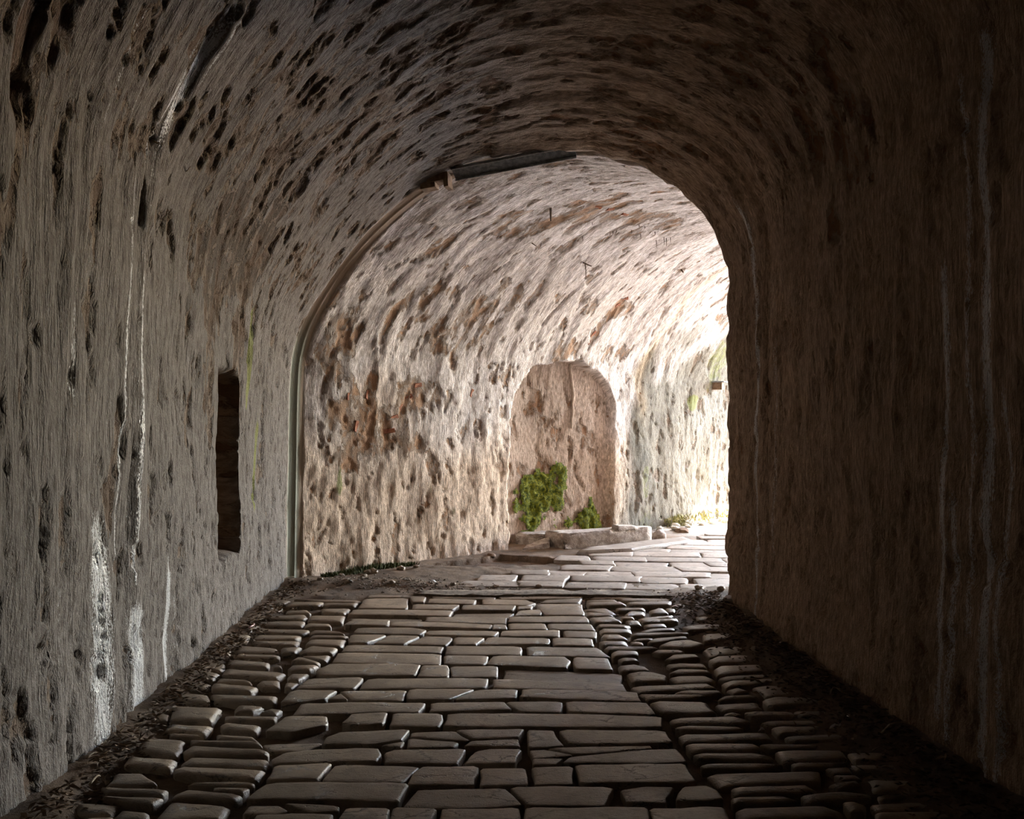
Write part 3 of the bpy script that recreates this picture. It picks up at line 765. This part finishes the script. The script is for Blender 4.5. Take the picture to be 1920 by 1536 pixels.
 [(188,1396),(248,1405),(240,1414),(185,1410)], [(330,1296),(390,1300),(395,1316),(330,1314)], [(350,1276),(398,1280),(390,1293),(345,1291)], [(370,1256),(412,1262),(402,1274),(365,1271)], [(385,1238),(425,1242),(415,1256),(380,1252)],
 [(405,1213),(437,1216),(430,1228),(400,1226)], [(440,1170),(488,1174),(470,1184),(432,1182)], [(425,1188),(470,1190),(462,1202),(418,1200)], [(470,1150),(500,1152),(492,1162),(462,1160)], [(300,1335),(318,1338),(312,1352),(285,1350)],
 [(160,1535),(212,1532),(214,1548),(158,1552)], [(480,1138),(530,1138),(525,1147),(475,1148)], [(510,1122),(545,1126),(535,1133),(500,1132)],
]
for p in SLABS:
    sunk = p[-1] == 's'
    poly = [floor_pt(*v) for v in p if v != 's']
    stone('paving_slab', poly, SLAB, top=(-0.022 if sunk else random.uniform(-0.005, 0.005)), tilt=0.006, bev=0.010, drop=0.006, gap=0.0005, dome=0.002, jit=0.007, step=0.08)
for p in COBBLES:
    poly = [floor_pt(*v) for v in p]
    stone('cobblestone', poly, COBBLE, top=random.uniform(-0.008, 0.006), bev=0.03, drop=0.013, dome=0.004, gap=0.0, tilt=0.02, step=0.08, jit=0.007)
# rows nearer than the photograph shows
y = 3.68
while y > 2.1:
    h = random.uniform(0.24, 0.36)
    x = -1.5
    while x < 1.9:
        mid = -0.55 < x < 0.85
        w = random.uniform(0.45, 0.85) if mid else random.uniform(0.22, 0.45)
        stone('paving_slab' if mid else 'cobblestone', [np.array(v) for v in ((x, y), (x + w - .02, y), (x + w - .02, y - h + .02), (x, y - h + .02))], SLAB if mid else COBBLE, top=random.uniform(-.006, .005))
        x += w
    y -= h

# flagstones past the bend
def along(sv, lat):                                # point of the far stretch: distance along it and out from its left wall
    v = Vector((-1.70, 9.5, 0)) + U * sv + NR * lat
    return np.array([v.x, v.y])
def px_of(p): return CX + F * p[0] / p[1], CY + F * EYE / p[1]
ang = math.radians(-6)
ca_, sa_ = math.cos(ang), math.sin(ang)
row = 0
y = 9.12
nfl = 0
while y < 15.0:
    h = random.uniform(0.26, 0.42)
    x = -1.2 + random.uniform(-0.3, 0.1)
    while x < 7.0:
        w = random.uniform(0.35, 0.85)
        poly = []
        for (ux_, uy_) in ((x, y), (x + w, y), (x + w, y + h), (x, y + h)):
            jx, jy = random.uniform(-.05, .05), random.uniform(-.03, .03)
            vx, vy = ux_ + jx, uy_ + jy
            poly.append(np.array([vx * ca_ - vy * sa_ - 0.95, vx * sa_ + vy * ca_ + 0.12]))
        c = np.mean(poly, 0)
        sv = (c[0] + 1.70) * U.x + (c[1] - 9.5) * U.y
        lat = (c[0] + 1.70) * NR.x + (c[1] - 9.5) * NR.y
        edge = 0.75 if sv < 2.8 else 0.95
        okk = c[1] > YE(c[0]) - 0.05 and lat > edge + 0.45 * max(0, 2.2 - sv) and lat < 3.5 and sv < 7.5
        okk = okk and not in_poly(np.array([c[0]]), np.array([c[1]]), pit_poly * 1.0)[0] and not any(in_poly(np.array([v[0] for v in poly]), np.array([v[1] for v in poly]), pit_poly))
        if c[1] < YE(c[0]) + 0.15 and random.random() < 0.45: okk = False
        if okk:
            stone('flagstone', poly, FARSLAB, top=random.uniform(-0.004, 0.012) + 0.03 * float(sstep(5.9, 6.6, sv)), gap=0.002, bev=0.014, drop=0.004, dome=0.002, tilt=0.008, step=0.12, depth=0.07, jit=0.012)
            nfl += 1
        x += w
    y += h

# ------------------------------------------------------------------ stones and kerb at the foot of the doorway
def rough_block(name, poly, z0, z1, mat, parent=None, amp=0.02, res=0.05, top_slope=None, seed=0):
    """a rough stone with the given outline: subdivided and weathered"""
    p = np.array(poly, float)
    c = p.mean(0)
    bm = bmesh.new()
    lo = [bm.verts.new((v[0] - c[0], v[1] - c[1], 0)) for v in p]
    hi = [bm.verts.new((v[0] - c[0], v[1] - c[1], (z1[i] if isinstance(z1, (list, tuple)) else z1) - z0)) for i, v in enumerate(p)]
    n = len(p)
    bm.faces.new(lo[::-1]); bm.faces.new(hi)
    for i in range(n):
        bm.faces.new((lo[i], lo[(i + 1) % n], hi[(i + 1) % n], hi[i]))
    bmesh.ops.recalc_face_normals(bm, faces=bm.faces)
    bmesh.ops.bevel(bm, geom=[e for e in bm.edges], offset=0.012, segments=2, affect='EDGES')
    bmesh.ops.triangulate(bm, faces=bm.faces)
    for _ in range(3):
        long_e = [e for e in bm.edges if e.calc_length() > res]
        if not long_e: break
        bmesh.ops.subdivide_edges(bm, edges=long_e, cuts=1)
        bmesh.ops.triangulate(bm, faces=bm.faces)
    bm.normal_update()
    for v in bm.verts:
        w = v.co + Vector((c[0], c[1], z0 + seed))
        v.co += v.normal * amp * (mnoise.noise(w * 7) + 0.6 * mnoise.noise(w * 19))
    me = bpy.data.meshes.new(name)
    bm.to_mesh(me); bm.free()
    me.materials.append(mat)
    me.polygons.foreach_set('use_smooth', [True] * len(me.polygons))
    o = bpy.data.objects.new(name, me)
    C.objects.link(o)
    o.location = (c[0], c[1], z0)
    if parent: o.parent = parent
    return o

def rock(name, loc, size, mat, seed, squash=0.6):
    bm = bmesh.new()
    bmesh.ops.create_icosphere(bm, subdivisions=2, radius=1.0)
    for v in bm.verts:
        w = v.co * 1.3 + Vector((seed * 3.1, seed, 0))
        v.co *= 1 + 0.45 * mnoise.noise(w) + 0.18 * mnoise.noise(w * 2.7)
        v.co.z *= squash
    me = bpy.data.meshes.new(name)
    bm.to_mesh(me); bm.free()
    me.materials.append(mat)
    me.polygons.foreach_set('use_smooth', [seed % 2 == 0] * len(me.polygons))
    o = bpy.data.objects.new(name, me)
    C.objects.link(o)
    o.location = loc
    o.scale = (size,) * 3
    o.rotation_euler = (0, 0, seed * 1.7)
    return o

fp = floor_pt
th_poly = [fp(775, 1117), fp(880, 1119.5), fp(1010, 1118), fp(1120, 1119), fp(1240, 1121), fp(1362, 1125), fp(1362, 1112), fp(1200, 1109), fp(1000, 1108), fp(785, 1110)]
o = rough_block('threshold', th_poly, -0.06, 0.012, simple_material('gravelly_mortar', (0.13, 0.095, 0.065), (0.27, 0.215, 0.165), 0.92, 30, 0, 0.012), floor, amp=0.013, res=0.05, seed=21)
k0, k1 = fp(1058, 1031), fp(1222, 1016)
kd = (k1 - k0) / np.linalg.norm(k1 - k0)
kn = np.array([-kd[1], kd[0]])
o = rough_block('stone_kerb', [k0, k0 + (k1 - k0) * .5 - kn * .03, k1, k1 + kn * 0.22, k0 + kn * 0.36], -0.03, 0.185, ROUGHSTONE, amp=0.018)
tag(o, 'long rough stone kerb below the mossy arched doorway', 'kerb')
l0, l1 = fp(966, 1023), fp(1040, 1024)
o = rough_block('stone_step', [l0, l1, l1 + np.array([0.1, 0.38]), l0 + np.array([0.12, 0.32])], -0.03, 0.14, ROUGHSTONE, amp=0.02, seed=3)
tag(o, 'shorter broken stone step left of the long kerb', 'step')
m0, m1 = fp(978, 1034), fp(1030, 1030)
o = rough_block('fallen_slab', [m0, m1, m1 + np.array([0.02, 0.2]), m0 + np.array([0.06, 0.22])], -0.02, [0.02, 0.07, 0.13, 0.05], ROUGHSTONE, amp=0.008, seed=5)
tag(o, 'small slab lying tilted against the broken step', 'slab')
t0 = fp(1140, 1030) + np.array([0.15, 0.36])
o = rough_block('ledge_fragment', [t0, t0 + np.array([0.30, 0.22]), t0 + np.array([0.24, 0.38]), t0 + np.array([-0.04, 0.16])], 0.16, [0.235, 0.20, 0.21, 0.245], ROUGHSTONE, amp=0.012, seed=8)
tag(o, 'flat broken stone lying on the back of the long kerb', 'stone')
o = rough_block('cement_strip', [fp(1082, 1041), fp(1185, 1036), fp(1300, 1020), fp(1281, 1013), fp(1240, 1017), fp(1100, 1033)], -0.03, 0.045, FARSLAB, amp=0.004, seed=12)
tag(o, 'smooth pale cement strip sloping along the front of the kerb', 'paving')
pk = fp(1236, 1009)
o = rock('kerb_end_stone', (pk[0], pk[1], 0.03), 0.10, ROUGHSTONE, 44, 0.7)
tag(o, 'rounded stone at the sunny end of the long kerb', 'stone')

# rubble heaped against the sunlit wall
for i in range(22):
    sv = 6.15 + i * 0.115
    lat = (0.10, 0.24, 0.14)[i % 3] + random.uniform(0, 0.03)
    sz = random.uniform(0.035, 0.075)
    p = along(sv, lat)
    o = rock('rubble_stone', (p[0], p[1], float(bed_height(np.array(p[0]), np.array(p[1]))) + sz * 0.3), sz, RUBBLE, i + 3)
    tag(o, 'pale rubble stone in the heap along the sunlit wall foot', 'stone', 'rubble stones at the sunlit wall foot')
p = fp(1278, 997)
o = rock('brown_stone', (p[0], p[1], 0.0), 0.10, RUST, 51)
tag(o, 'lone brown stone lying on the white sunlit ground', 'stone')
p = fp(1372, 1133)
o = rock('corner_stone', (p[0], p[1] - 0.05, 0.02), 0.09, COBBLE, 54)
tag(o, 'rounded stone at the foot of the right wall corner', 'stone')
p = fp(921, 1043)
o = rock('earth_clod', (p[0], p[1], 0.0), 0.05, RUST, 58, 0.7)
tag(o, 'brown clod at the foot of the far wall beside the pit', 'stone')
for i, (px, py, sz, lab) in enumerate([(505, 1142, 0.035, 'crumpled white chip on the cobbles by the left wall'), (812, 1094, 0.03, 'small white chip on the gravel strip before the flagstones')]):
    p = fp(px, py)
    o = rock('white_chip', (p[0], p[1], 0.012), sz, WHITE, 61 + i)
    tag(o, lab, 'chip')
for i, (px, py, sz) in enumerate([(682, 1085, .035), (700, 1077, .05), (690, 1078, .04), (752, 1071, .045), (780, 1068, .03), (628, 1070, .05), (600, 1096, .03), (655, 1098, .03), (735, 1098, .03), (640, 1082, .03), (850, 1098, .025), (930, 1100, .03), (1010, 1102, .03), (1310, 1112, .04), (1352, 1118, .035)]):
    p = fp(px, py)
    z = float(bed_height(np.array(p[0]), np.array(p[1])))
    o = rock('pebble', (p[0], p[1], z + sz * 0.4), sz, COBBLE, 70 + i)
    tag(o, 'loose brownish pebble on the earth strip at the bend', 'pebble', 'loose pebbles on the earth strip')

# ------------------------------------------------------------------ loose gravel, litter (uncountable)
def scatter(name, pts, size, mat, flat=0.5, label=None, cat=None):
    verts, faces = [], []
    base = [(1, 0, 0), (0, 1, 0), (-1, 0, 0), (0, -1, 0), (0, 0, 1), (0, 0, -1)]
    fcs = [(0, 1, 4), (1, 2, 4), (2, 3, 4), (3, 0, 4), (1, 0, 5), (2, 1, 5), (3, 2, 5), (0, 3, 5)]
    for p in pts:
        sz = size * random.uniform(0.4, 1.6)
        rz = random.uniform(0, 6.28)
        k = len(verts)
        for b_ in base:
            x_, y_, z_ = b_[0] * sz * random.uniform(.6, 1.3), b_[1] * sz * random.uniform(.6, 1.3), b_[2] * sz * flat
            verts.append((p[0] + x_ * math.cos(rz) - y_ * math.sin(rz), p[1] + x_ * math.sin(rz) + y_ * math.cos(rz), p[2] + z_))
        faces += [tuple(k + i for i in f) for f in fcs]
    o = mesh_obj(name, verts, faces, mat, None, False)
    return tag(o, label, cat, None, 'stuff')
pts = []
for _ in range(1500):
    x = random.uniform(-1.3, 2.0)
    y = YE(x) + random.gauss(0.0, 0.22) - 0.1 + 0.2 * (x < -0.2)
    pts.append((x, y, float(bed_height(np.array(x), np.array(y))) + 0.002))
scatter('gravel', pts, 0.011, simple_material('fine_gravel', (0.16, 0.125, 0.095), (0.32, 0.27, 0.22), 0.9, 9), 0.6, 'fine loose gravel across the floor at the bend', 'gravel')

def litter(name, side, n, label):
    verts, faces = [], []
    for _ in range(n):
        y = random.uniform(3.4, 8.6) if side > 0 else random.uniform(3.4, 9.3)
        off = abs(random.gauss(0, 0.22))
        x = 2.08 - off if side > 0 else -1.66 + off * 0.8
        z = float(bed_height(np.array(x), np.array(y))) + random.uniform(0.003, 0.03)
        ln, wd = random.uniform(0.010, 0.030), random.uniform(0.004, 0.012)
        a_ = random.uniform(0, 6.28)
        e = Vector((math.cos(a_), math.sin(a_), random.uniform(-.5, .5)))
        f = Vector((-math.sin(a_), math.cos(a_), random.uniform(-.6, .6)))
        c = Vector((x, y, z))
        k = len(verts)
        verts += [c - e * ln, c + f * wd + Vector((0, 0, .004)), c + e * ln, c - f * wd + Vector((0, 0, .004)), c - Vector((0, 0, .004))]
        faces += [(k, k + 4, k + 1), (k + 1, k + 4, k + 2), (k + 2, k + 4, k + 3), (k + 3, k + 4, k)]
    o = mesh_obj(name, verts, faces, LEAF)
    return tag(o, label, 'leaf litter', None, 'stuff')
litter('leaf_litter', 1, 2600, 'dark dead leaves and dirt heaped along the right wall foot')
litter('leaf_litter', -1, 1800, 'dark dead leaves and dirt heaped along the left wall foot')

def tube(name, pts, r, mat, parent=None, taper=0.5, sides=6):
    verts, faces = [], []
    n = len(pts)
    for i, p in enumerate(pts):
        p = Vector(p)
        t = (Vector(pts[min(i + 1, n - 1)]) - Vector(pts[max(i - 1, 0)])).normalized()
        up = Vector((0, 0, 1)) if abs(t.z) < 0.9 else Vector((1, 0, 0))
        a_ = t.cross(up).normalized(); b_ = t.cross(a_)
        rr = r * (1 - (1 - taper) * i / (n - 1))
        for k in range(sides):
            th = 2 * math.pi * k / sides
            verts.append(p + (a_ * math.cos(th) + b_ * math.sin(th)) * rr)
    for i in range(n - 1):
        for k in range(sides):
            faces.append((i * sides + k, i * sides + (k + 1) % sides, (i + 1) * sides + (k + 1) % sides, (i + 1) * sides + k))
    faces.append(tuple(range(sides))[::-1]); faces.append(tuple((n - 1) * sides + k for k in range(sides)))
    return mesh_obj(name, verts, faces, mat, parent)
for (a, b, bow, lab) in [((1395, 1162), (1400, 1170), 0.01, 'short pale twig on the litter near the right corner'), ((1405, 1176), (1428, 1184), 0.03, 'curved twig in the litter below the right wall, far end'),
                         ((1530, 1272), (1570, 1276), 0.03, 'long pale twig in the litter midway along the right wall'), ((1556, 1315), (1590, 1322), 0.06, 'bent pale twig on the litter beside the right cobbles'),
                         ((1645, 1398), (1715, 1380), 0.04, 'thin twig in the dark litter at lower right'),
                         ((440, 1158), (455, 1143), 0.01, 'thin pale twig leaning at the foot of the left wall'), ((163, 1431), (182, 1420), 0.005, 'straight pale twig by the bottom left wall foot'),
                         ((168, 1477), (188, 1461), 0.02, 'bent pale twig near the bottom left corner'), ((522, 1097), (552, 1093), 0.01, 'pale twig lying by the left wall next to the groove')]:
    p, q_ = fp(*a), fp(*b)
    pts = []
    for t in np.linspace(0, 1, 6):
        c = p + (q_ - p) * t
        z = float(bed_height(np.array(c[0]), np.array(c[1])))
        pts.append((c[0], c[1] + bow * math.sin(t * 3.14), max(z, 0.0) + 0.012 + bow * 0.5 * math.sin(t * 3.14)))
    tag(tube('twig', pts, 0.005, TWIG), lab, 'twig')
p, q_ = fp(467, 1182), fp(477, 1176)
tag(tube('drinking_straw', [(p[0], p[1], 0.02), (q_[0], q_[1], 0.02)], 0.006, PINK, taper=1.0, sides=10), 'short piece of pink straw between the left cobbles', 'straw')

# ------------------------------------------------------------------ moss
Pf = P.reshape(-1, 3)
def moss_patch(centres, label):
    m = np.zeros(S.shape)
    for (px, py, rs, rv) in centres: blob(m, px, py, rs, rv, 1.0, 'far', 0.85)
    sel = (m[:-1, :-1] > 0.45) & (fx < 0) & (fs > GROOVE) & (fs < S_END)
    push = 0.004 + 0.02 * m * (1.0 + fbm(S * 14, V * 14, 3, 5))
    o = grid_obj('moss_patch', sel, None, push, MOSS, False)
    # fuzzy surface
    tag(o, label, 'moss', None, 'stuff')
    a, b = fi[sel], fj[sel]
    verts, faces = [], []
    for i, j in zip(a, b):
        for _ in range(2):
            base = Vector(P[i, j]) + Vector(Nn[i, j]) * push[i, j] + Vector((random.uniform(-.012, .012), random.uniform(-.012, .012), random.uniform(-.012, .012)))
            n_v = (Vector(Nn[i, j]) + Vector((random.uniform(-.7, .7), random.uniform(-.7, .7), random.uniform(-.3, .9)))).normalized() * random.uniform(0.008, 0.024)
            sd = Vector((random.uniform(-1, 1), random.uniform(-1, 1), random.uniform(-1, 1))).normalized() * 0.005
            k = len(verts)
            verts += [base - sd, base + sd, base + n_v]
            faces.append((k, k + 1, k + 2))
    f = mesh_obj('moss_fuzz', verts, faces, MOSS, o)
    f['kind'] = 'stuff'
    return o
moss_patch([(1005, 925, .30, .22), (985, 950, .22, .18), (1042, 930, .17, .30), (1020, 903, .30, .12), (1020, 945, .2, .2)], 'large bright green moss patch low in the arched doorway')
moss_patch([(992, 978, .17, .12)], 'small round moss tuft at the left foot of the doorway')
moss_patch([(1080, 975, .18, .14), (1110, 985, .20, .18), (1108, 965, .10, .14)], 'moss patch at the right foot of the doorway above the kerb')

# low green growth where the far wall meets the floor
verts, faces = [], []
for _ in range(1500):
    sv = random.uniform(0.35, 1.55)
    lat = abs(random.gauss(0.0, 0.05)) + 0.0
    p = along(sv, lat + 0.03)
    h = random.uniform(0.02, 0.075) * (1 - abs(sv - 1.0) * 0.7)
    k = len(verts)
    a_ = random.uniform(0, 6.28)
    dx, dy = math.cos(a_) * 0.008, math.sin(a_) * 0.008
    z = float(bed_height(np.array(p[0]), np.array(p[1])))
    verts += [(p[0] - dx, p[1] - dy, z), (p[0] + dx, p[1] + dy, z), (p[0] + random.uniform(-.03, .03), p[1] + random.uniform(-.03, .03), z + h)]
    faces.append((k, k + 1, k + 2))
o = mesh_obj('wall_foot_grass', verts, faces, GRASS)
tag(o, 'strip of dull green moss and grass at the far wall foot', 'grass', None, 'stuff')
verts, faces = [], []
for _ in range(450):
    sv = random.choice([6.6, 6.75, 7.3, 7.9]) + random.gauss(0, 0.15)
    p = along(sv, abs(random.gauss(0.04, 0.06)) + 0.02)
    k = len(verts)
    z = random.uniform(0.0, 0.16)
    a_ = random.uniform(0, 6.28)
    dx, dy = math.cos(a_) * 0.012, math.sin(a_) * 0.012
    verts += [(p[0] - dx, p[1] - dy, z), (p[0] + dx, p[1] + dy, z), (p[0] + random.uniform(-.05, .05), p[1] + random.uniform(-.05, .05), z + random.uniform(0.02, 0.07))]
    faces.append((k, k + 1, k + 2))
o = mesh_obj('wall_foot_weeds', verts, faces, simple_material('dry_weeds', (0.20, 0.19, 0.06), (0.42, 0.37, 0.16), 0.9, 20))
tag(o, 'sparse yellowish weeds among the sunlit rubble', 'weeds', None, 'stuff')

# ------------------------------------------------------------------ exposed bricks in the far wall and vault
def surf(px, py, part='far'):
    i, j = locate(px, py, part)
    return Vector(P[i, j]), Vector(Nn[i, j]), Vector(dA[i, j]).normalized(), Vector(dS[i, j]).normalized()
def brick_mesh():
    bm = bmesh.new()
    bmesh.ops.create_cube(bm, size=1.0)
    bmesh.ops.scale(bm, vec=(0.20, 0.055, 0.06), verts=bm.verts)
    bmesh.ops.bevel(bm, geom=list(bm.edges), offset=0.007, segments=1, affect='EDGES')
    for v in bm.verts: v.co += Vector((mnoise.noise(v.co * 30), mnoise.noise(v.co * 31 + Vector((4, 0, 0))), mnoise.noise(v.co * 33))) * 0.016
    me = bpy.data.meshes.new('brick')
    bm.to_mesh(me); bm.free()
    me.materials.append(BRICK)
    return me
bme = brick_mesh()
for i, (px, py, ln, rot) in enumerate([(783, 722, .55, .2), (765, 745, .7, .5), (755, 762, .6, .6), (741, 782, .6, .3), (730, 808, .8, .1), (690, 742, .5, 1.4), (655, 742, .4, 1.5), (668, 800, .6, 1.4), (885, 738, .5, 1.3),
                                       (1160, 570, .6, .7), (1172, 560, .5, .9), (1112, 628, .6, 1.1), (1105, 642, .5, 1.0), (1145, 395, .6, .2), (1172, 402, .6, .1), (1120, 388, .5, .3), (1190, 412, .5, .4)]):
    pos, n_v, ta, ts = surf(px, py)
    o = bpy.data.objects.new('brick', bme)
    C.objects.link(o)
    o.parent = wall_back if pos.z < 2.5 else ceiling_far
    ax = (ts * math.cos(rot) + ta * math.sin(rot)).normalized()
    zc = n_v.normalized()
    yc = zc.cross(ax).normalized(); ax = yc.cross(zc).normalized()
    m = Matrix((ax, yc, zc)).transposed().to_4x4()
    o.matrix_world = Matrix.Translation(pos - zc * 0.027) @ m @ Matrix.Diagonal((ln, 1.0, 1.0, 1))

# ------------------------------------------------------------------ ironwork
def bars(name, boxes, mat, parent=None):
    """several bevelled bars given by (centre, x axis, y axis, z axis half sizes) joined into one part"""
    bm = bmesh.new()
    for c, ax, ay, az in boxes:
        r = bmesh.ops.create_cube(bm, size=2.0)
        M = Matrix((ax, ay, az)).transposed().to_4x4()
        M.translation = c
        bmesh.ops.transform(bm, matrix=M, verts=r['verts'])
    bmesh.ops.recalc_face_normals(bm, faces=bm.faces)
    bmesh.ops.bevel(bm, geom=list(bm.edges), offset=0.003, segments=1, affect='EDGES')
    me = bpy.data.meshes.new(name)
    bm.to_mesh(me); bm.free()
    me.materials.append(mat)
    o = bpy.data.objects.new(name, me)
    C.objects.link(o)
    if parent: o.parent = parent
    return o
def groove_pt(px, py, off=0.10):
    """point on the plane of the groove seen at a pixel"""
    rx, rz = (px - CX) / F, (CY - py) / F
    base = Vector((-1.68, 9.5, 0)) + U * off
    # plane: through base, containing direction e and z
    e = Vector((1, -0.294, 0)).normalized()
    nrm = Vector((-e.y, e.x, 0))
    dr = Vector((rx, 1, rz))
    t = (base).dot(nrm) / dr.dot(nrm)
    return Vector((0, 0, EYE)) + dr * t
ch = empty('steel_channel', groove_pt(965, 300))
tag(ch, 'straight grey steel channel bridging the groove at the crown of the vault', 'steel channel')
P0, P1 = groove_pt(850, 325, 0.05), groove_pt(1078, 281, 0.05)
ax = (P1 - P0); ln = ax.length; ax = ax / ln
back = U.normalized()
back = (back - ax * back.dot(ax)).normalized()
upv = ax.cross(back)
if upv.z < 0: upv = -upv
mid_ = (P0 + P1) / 2 - ch.location
tilt_b = (back * 0.86 - upv * 0.50).normalized()       # the web leans so that it shows from below
tilt_u = ax.cross(tilt_b)
if tilt_u.z < 0: tilt_u = -tilt_u
half = ln / 2
bars('web', [(mid_, ax * half, tilt_b * 0.065, tilt_u * 0.006)], STEEL, ch)
bars('flange', [(mid_ - tilt_b * 0.065 + tilt_u * -0.012, ax * half, tilt_b * 0.006, tilt_u * 0.018)], simple_material('highlight_steel_edge', (0.22, 0.235, 0.25), (0.42, 0.44, 0.46), 0.4, 30, 0.3), ch)  # edge highlight put into the colour as a paler steel
bars('flange', [(mid_ + tilt_b * 0.065 + tilt_u * -0.012, ax * half, tilt_b * 0.006, tilt_u * 0.018)], simple_material('highlight_steel_edge', (0.22, 0.235, 0.25), (0.42, 0.44, 0.46), 0.4, 30, 0.3), ch)  # same painted highlight on the other edge
B0 = groove_pt(824, 336, 0.06)
br = empty('mortar_bracket', B0)
tag(br, 'rusty stepped bracket at the left end of the steel channel', 'bracket')
bars('seat', [(Vector((0, 0, 0)), ax * 0.10, back * 0.07, upv * 0.035)], RUST, br)
bars('stop', [(ax * 0.075 - upv * 0.05, ax * 0.022, back * 0.07, upv * 0.05)], RUST, br)
bars('backing', [(-ax * 0.10 - upv * 0.05, ax * 0.07, back * 0.06, upv * 0.03)], RUST, br)

pos, n_v, ta, ts = surf(1340, 718)
wb = empty('wall_bracket', pos)
tag(wb, 'dark metal beam stub sticking out of the mossy wall', 'bracket')
n_h = Vector((n_v.x, n_v.y, 0)).normalized()
th = Vector((-n_h.y, n_h.x, 0))
zz = Vector((0, 0, 1))
bars('top_plate', [(n_h * 0.06 + zz * 0.02, th * 0.11, n_h * 0.12, zz * 0.008)], STEEL, wb)
bars('beam_stub', [(n_h * 0.03 - zz * 0.04, th * 0.06, n_h * 0.10, zz * 0.055)], RUST, wb)

def hook(px, py, parts_, label, part='far', mat=STALAC):
    pos, n_v, ta, ts = surf(px, py, part)
    e = empty('iron_spike', pos)
    tag(e, label, 'spike')
    for nm, pts, r in parts_:
        tube(nm, [Vector(p) for p in pts], r, mat, e)
    return e
hook(1094, 493, [('shank', [(-.02, .02, .05), (0, 0, 0), (.09, -.05, -.05)], 0.014), ('drip', [(.02, -.01, -.01), (.03, -.015, -.08), (.03, -.015, -.17)], 0.008)], 'bent iron spike with hanging drip on the white vault')
hook(1031, 392, [('shank', [(0, 0, .05), (0, -.02, -.06), (0, -.03, -.13)], 0.016)], 'short dark iron peg hanging below the brown patch')
hook(1275, 508, [('shank', [(0, 0, .03), (.03, -.03, -.03)], 0.016)], 'small dark stub on the white vault near the corner')
hook(998, 458, [('shank', [(-.03, 0, .03), (0, -.03, 0), (.04, -.04, -.03)], 0.008)], 'thin bent nail in the vault left of the peg')
hook(290, 270, [('shank', [(-.02, 0, .02), (.02, -.02, -.005), (.035, -.03, -.005)], 0.006)], 'small bent nail on the near left vault', 'near')
hook(350, 322, [('shank', [(-.02, 0, -.01), (.01, -.02, .0), (.03, -.03, .02)], 0.004)], 'thin wire scrap on the near left vault', 'near')
for i, (px, py, ln) in enumerate([(1144, 438, .05), (1150, 438, .045), (1156, 438, .03), (1202, 442, .05), (1231, 452, .10), (1246, 450, .09), (1250, 450, .10), (1258, 450, .06), (1198, 426, .03), (1210, 428, .03), (1092, 446, .05), (1228, 440, .04), (1112, 420, .03), (1185, 436, .04)]):
    pos, n_v, ta, ts = surf(px, py - 4)
    o = tube('stalactite', [pos + n_v * -0.02 + Vector((0, 0, .03)), pos - Vector((0, 0, ln * .5)), pos - Vector((0, 0, ln))], 0.006, STALAC, None, 0.3)
    tag(o, 'thin brown stalactite hanging from the lit far vault', 'stalactite', 'thin stalactites on the far vault')

# raised old pipe chase in the doorway
pts = []
for t in np.linspace(0, 1, 9):
    pos, n_v, ta, ts = surf(1068 + 6 * math.sin(t * 2.5), 682 + 120 * t)
    pts.append(pos + n_v * 0.004)
o = tube('plaster_ridge', pts, 0.022, simple_material('ridge_plaster', (0.50, 0.40, 0.32), (0.62, 0.52, 0.44), 0.9, 20), wall_back, 0.7, 8)

# ------------------------------------------------------------------ outside
verts = [(-60, -60, -0.10), (90, -60, -0.10), (90, 90, -0.10), (-60, 90, -0.10)]
gpts = along(S_END + 0.2, -6), along(S_END + 0.2, 30), along(S_END + 60, 30), along(S_END + 60, -6)
g = mesh_obj('ground', [(p[0], p[1], -0.03) for p in gpts], [(0, 1, 2, 3)], GROUND)
struct(g)
g['label'] = 'bright open ground outside the tunnel'
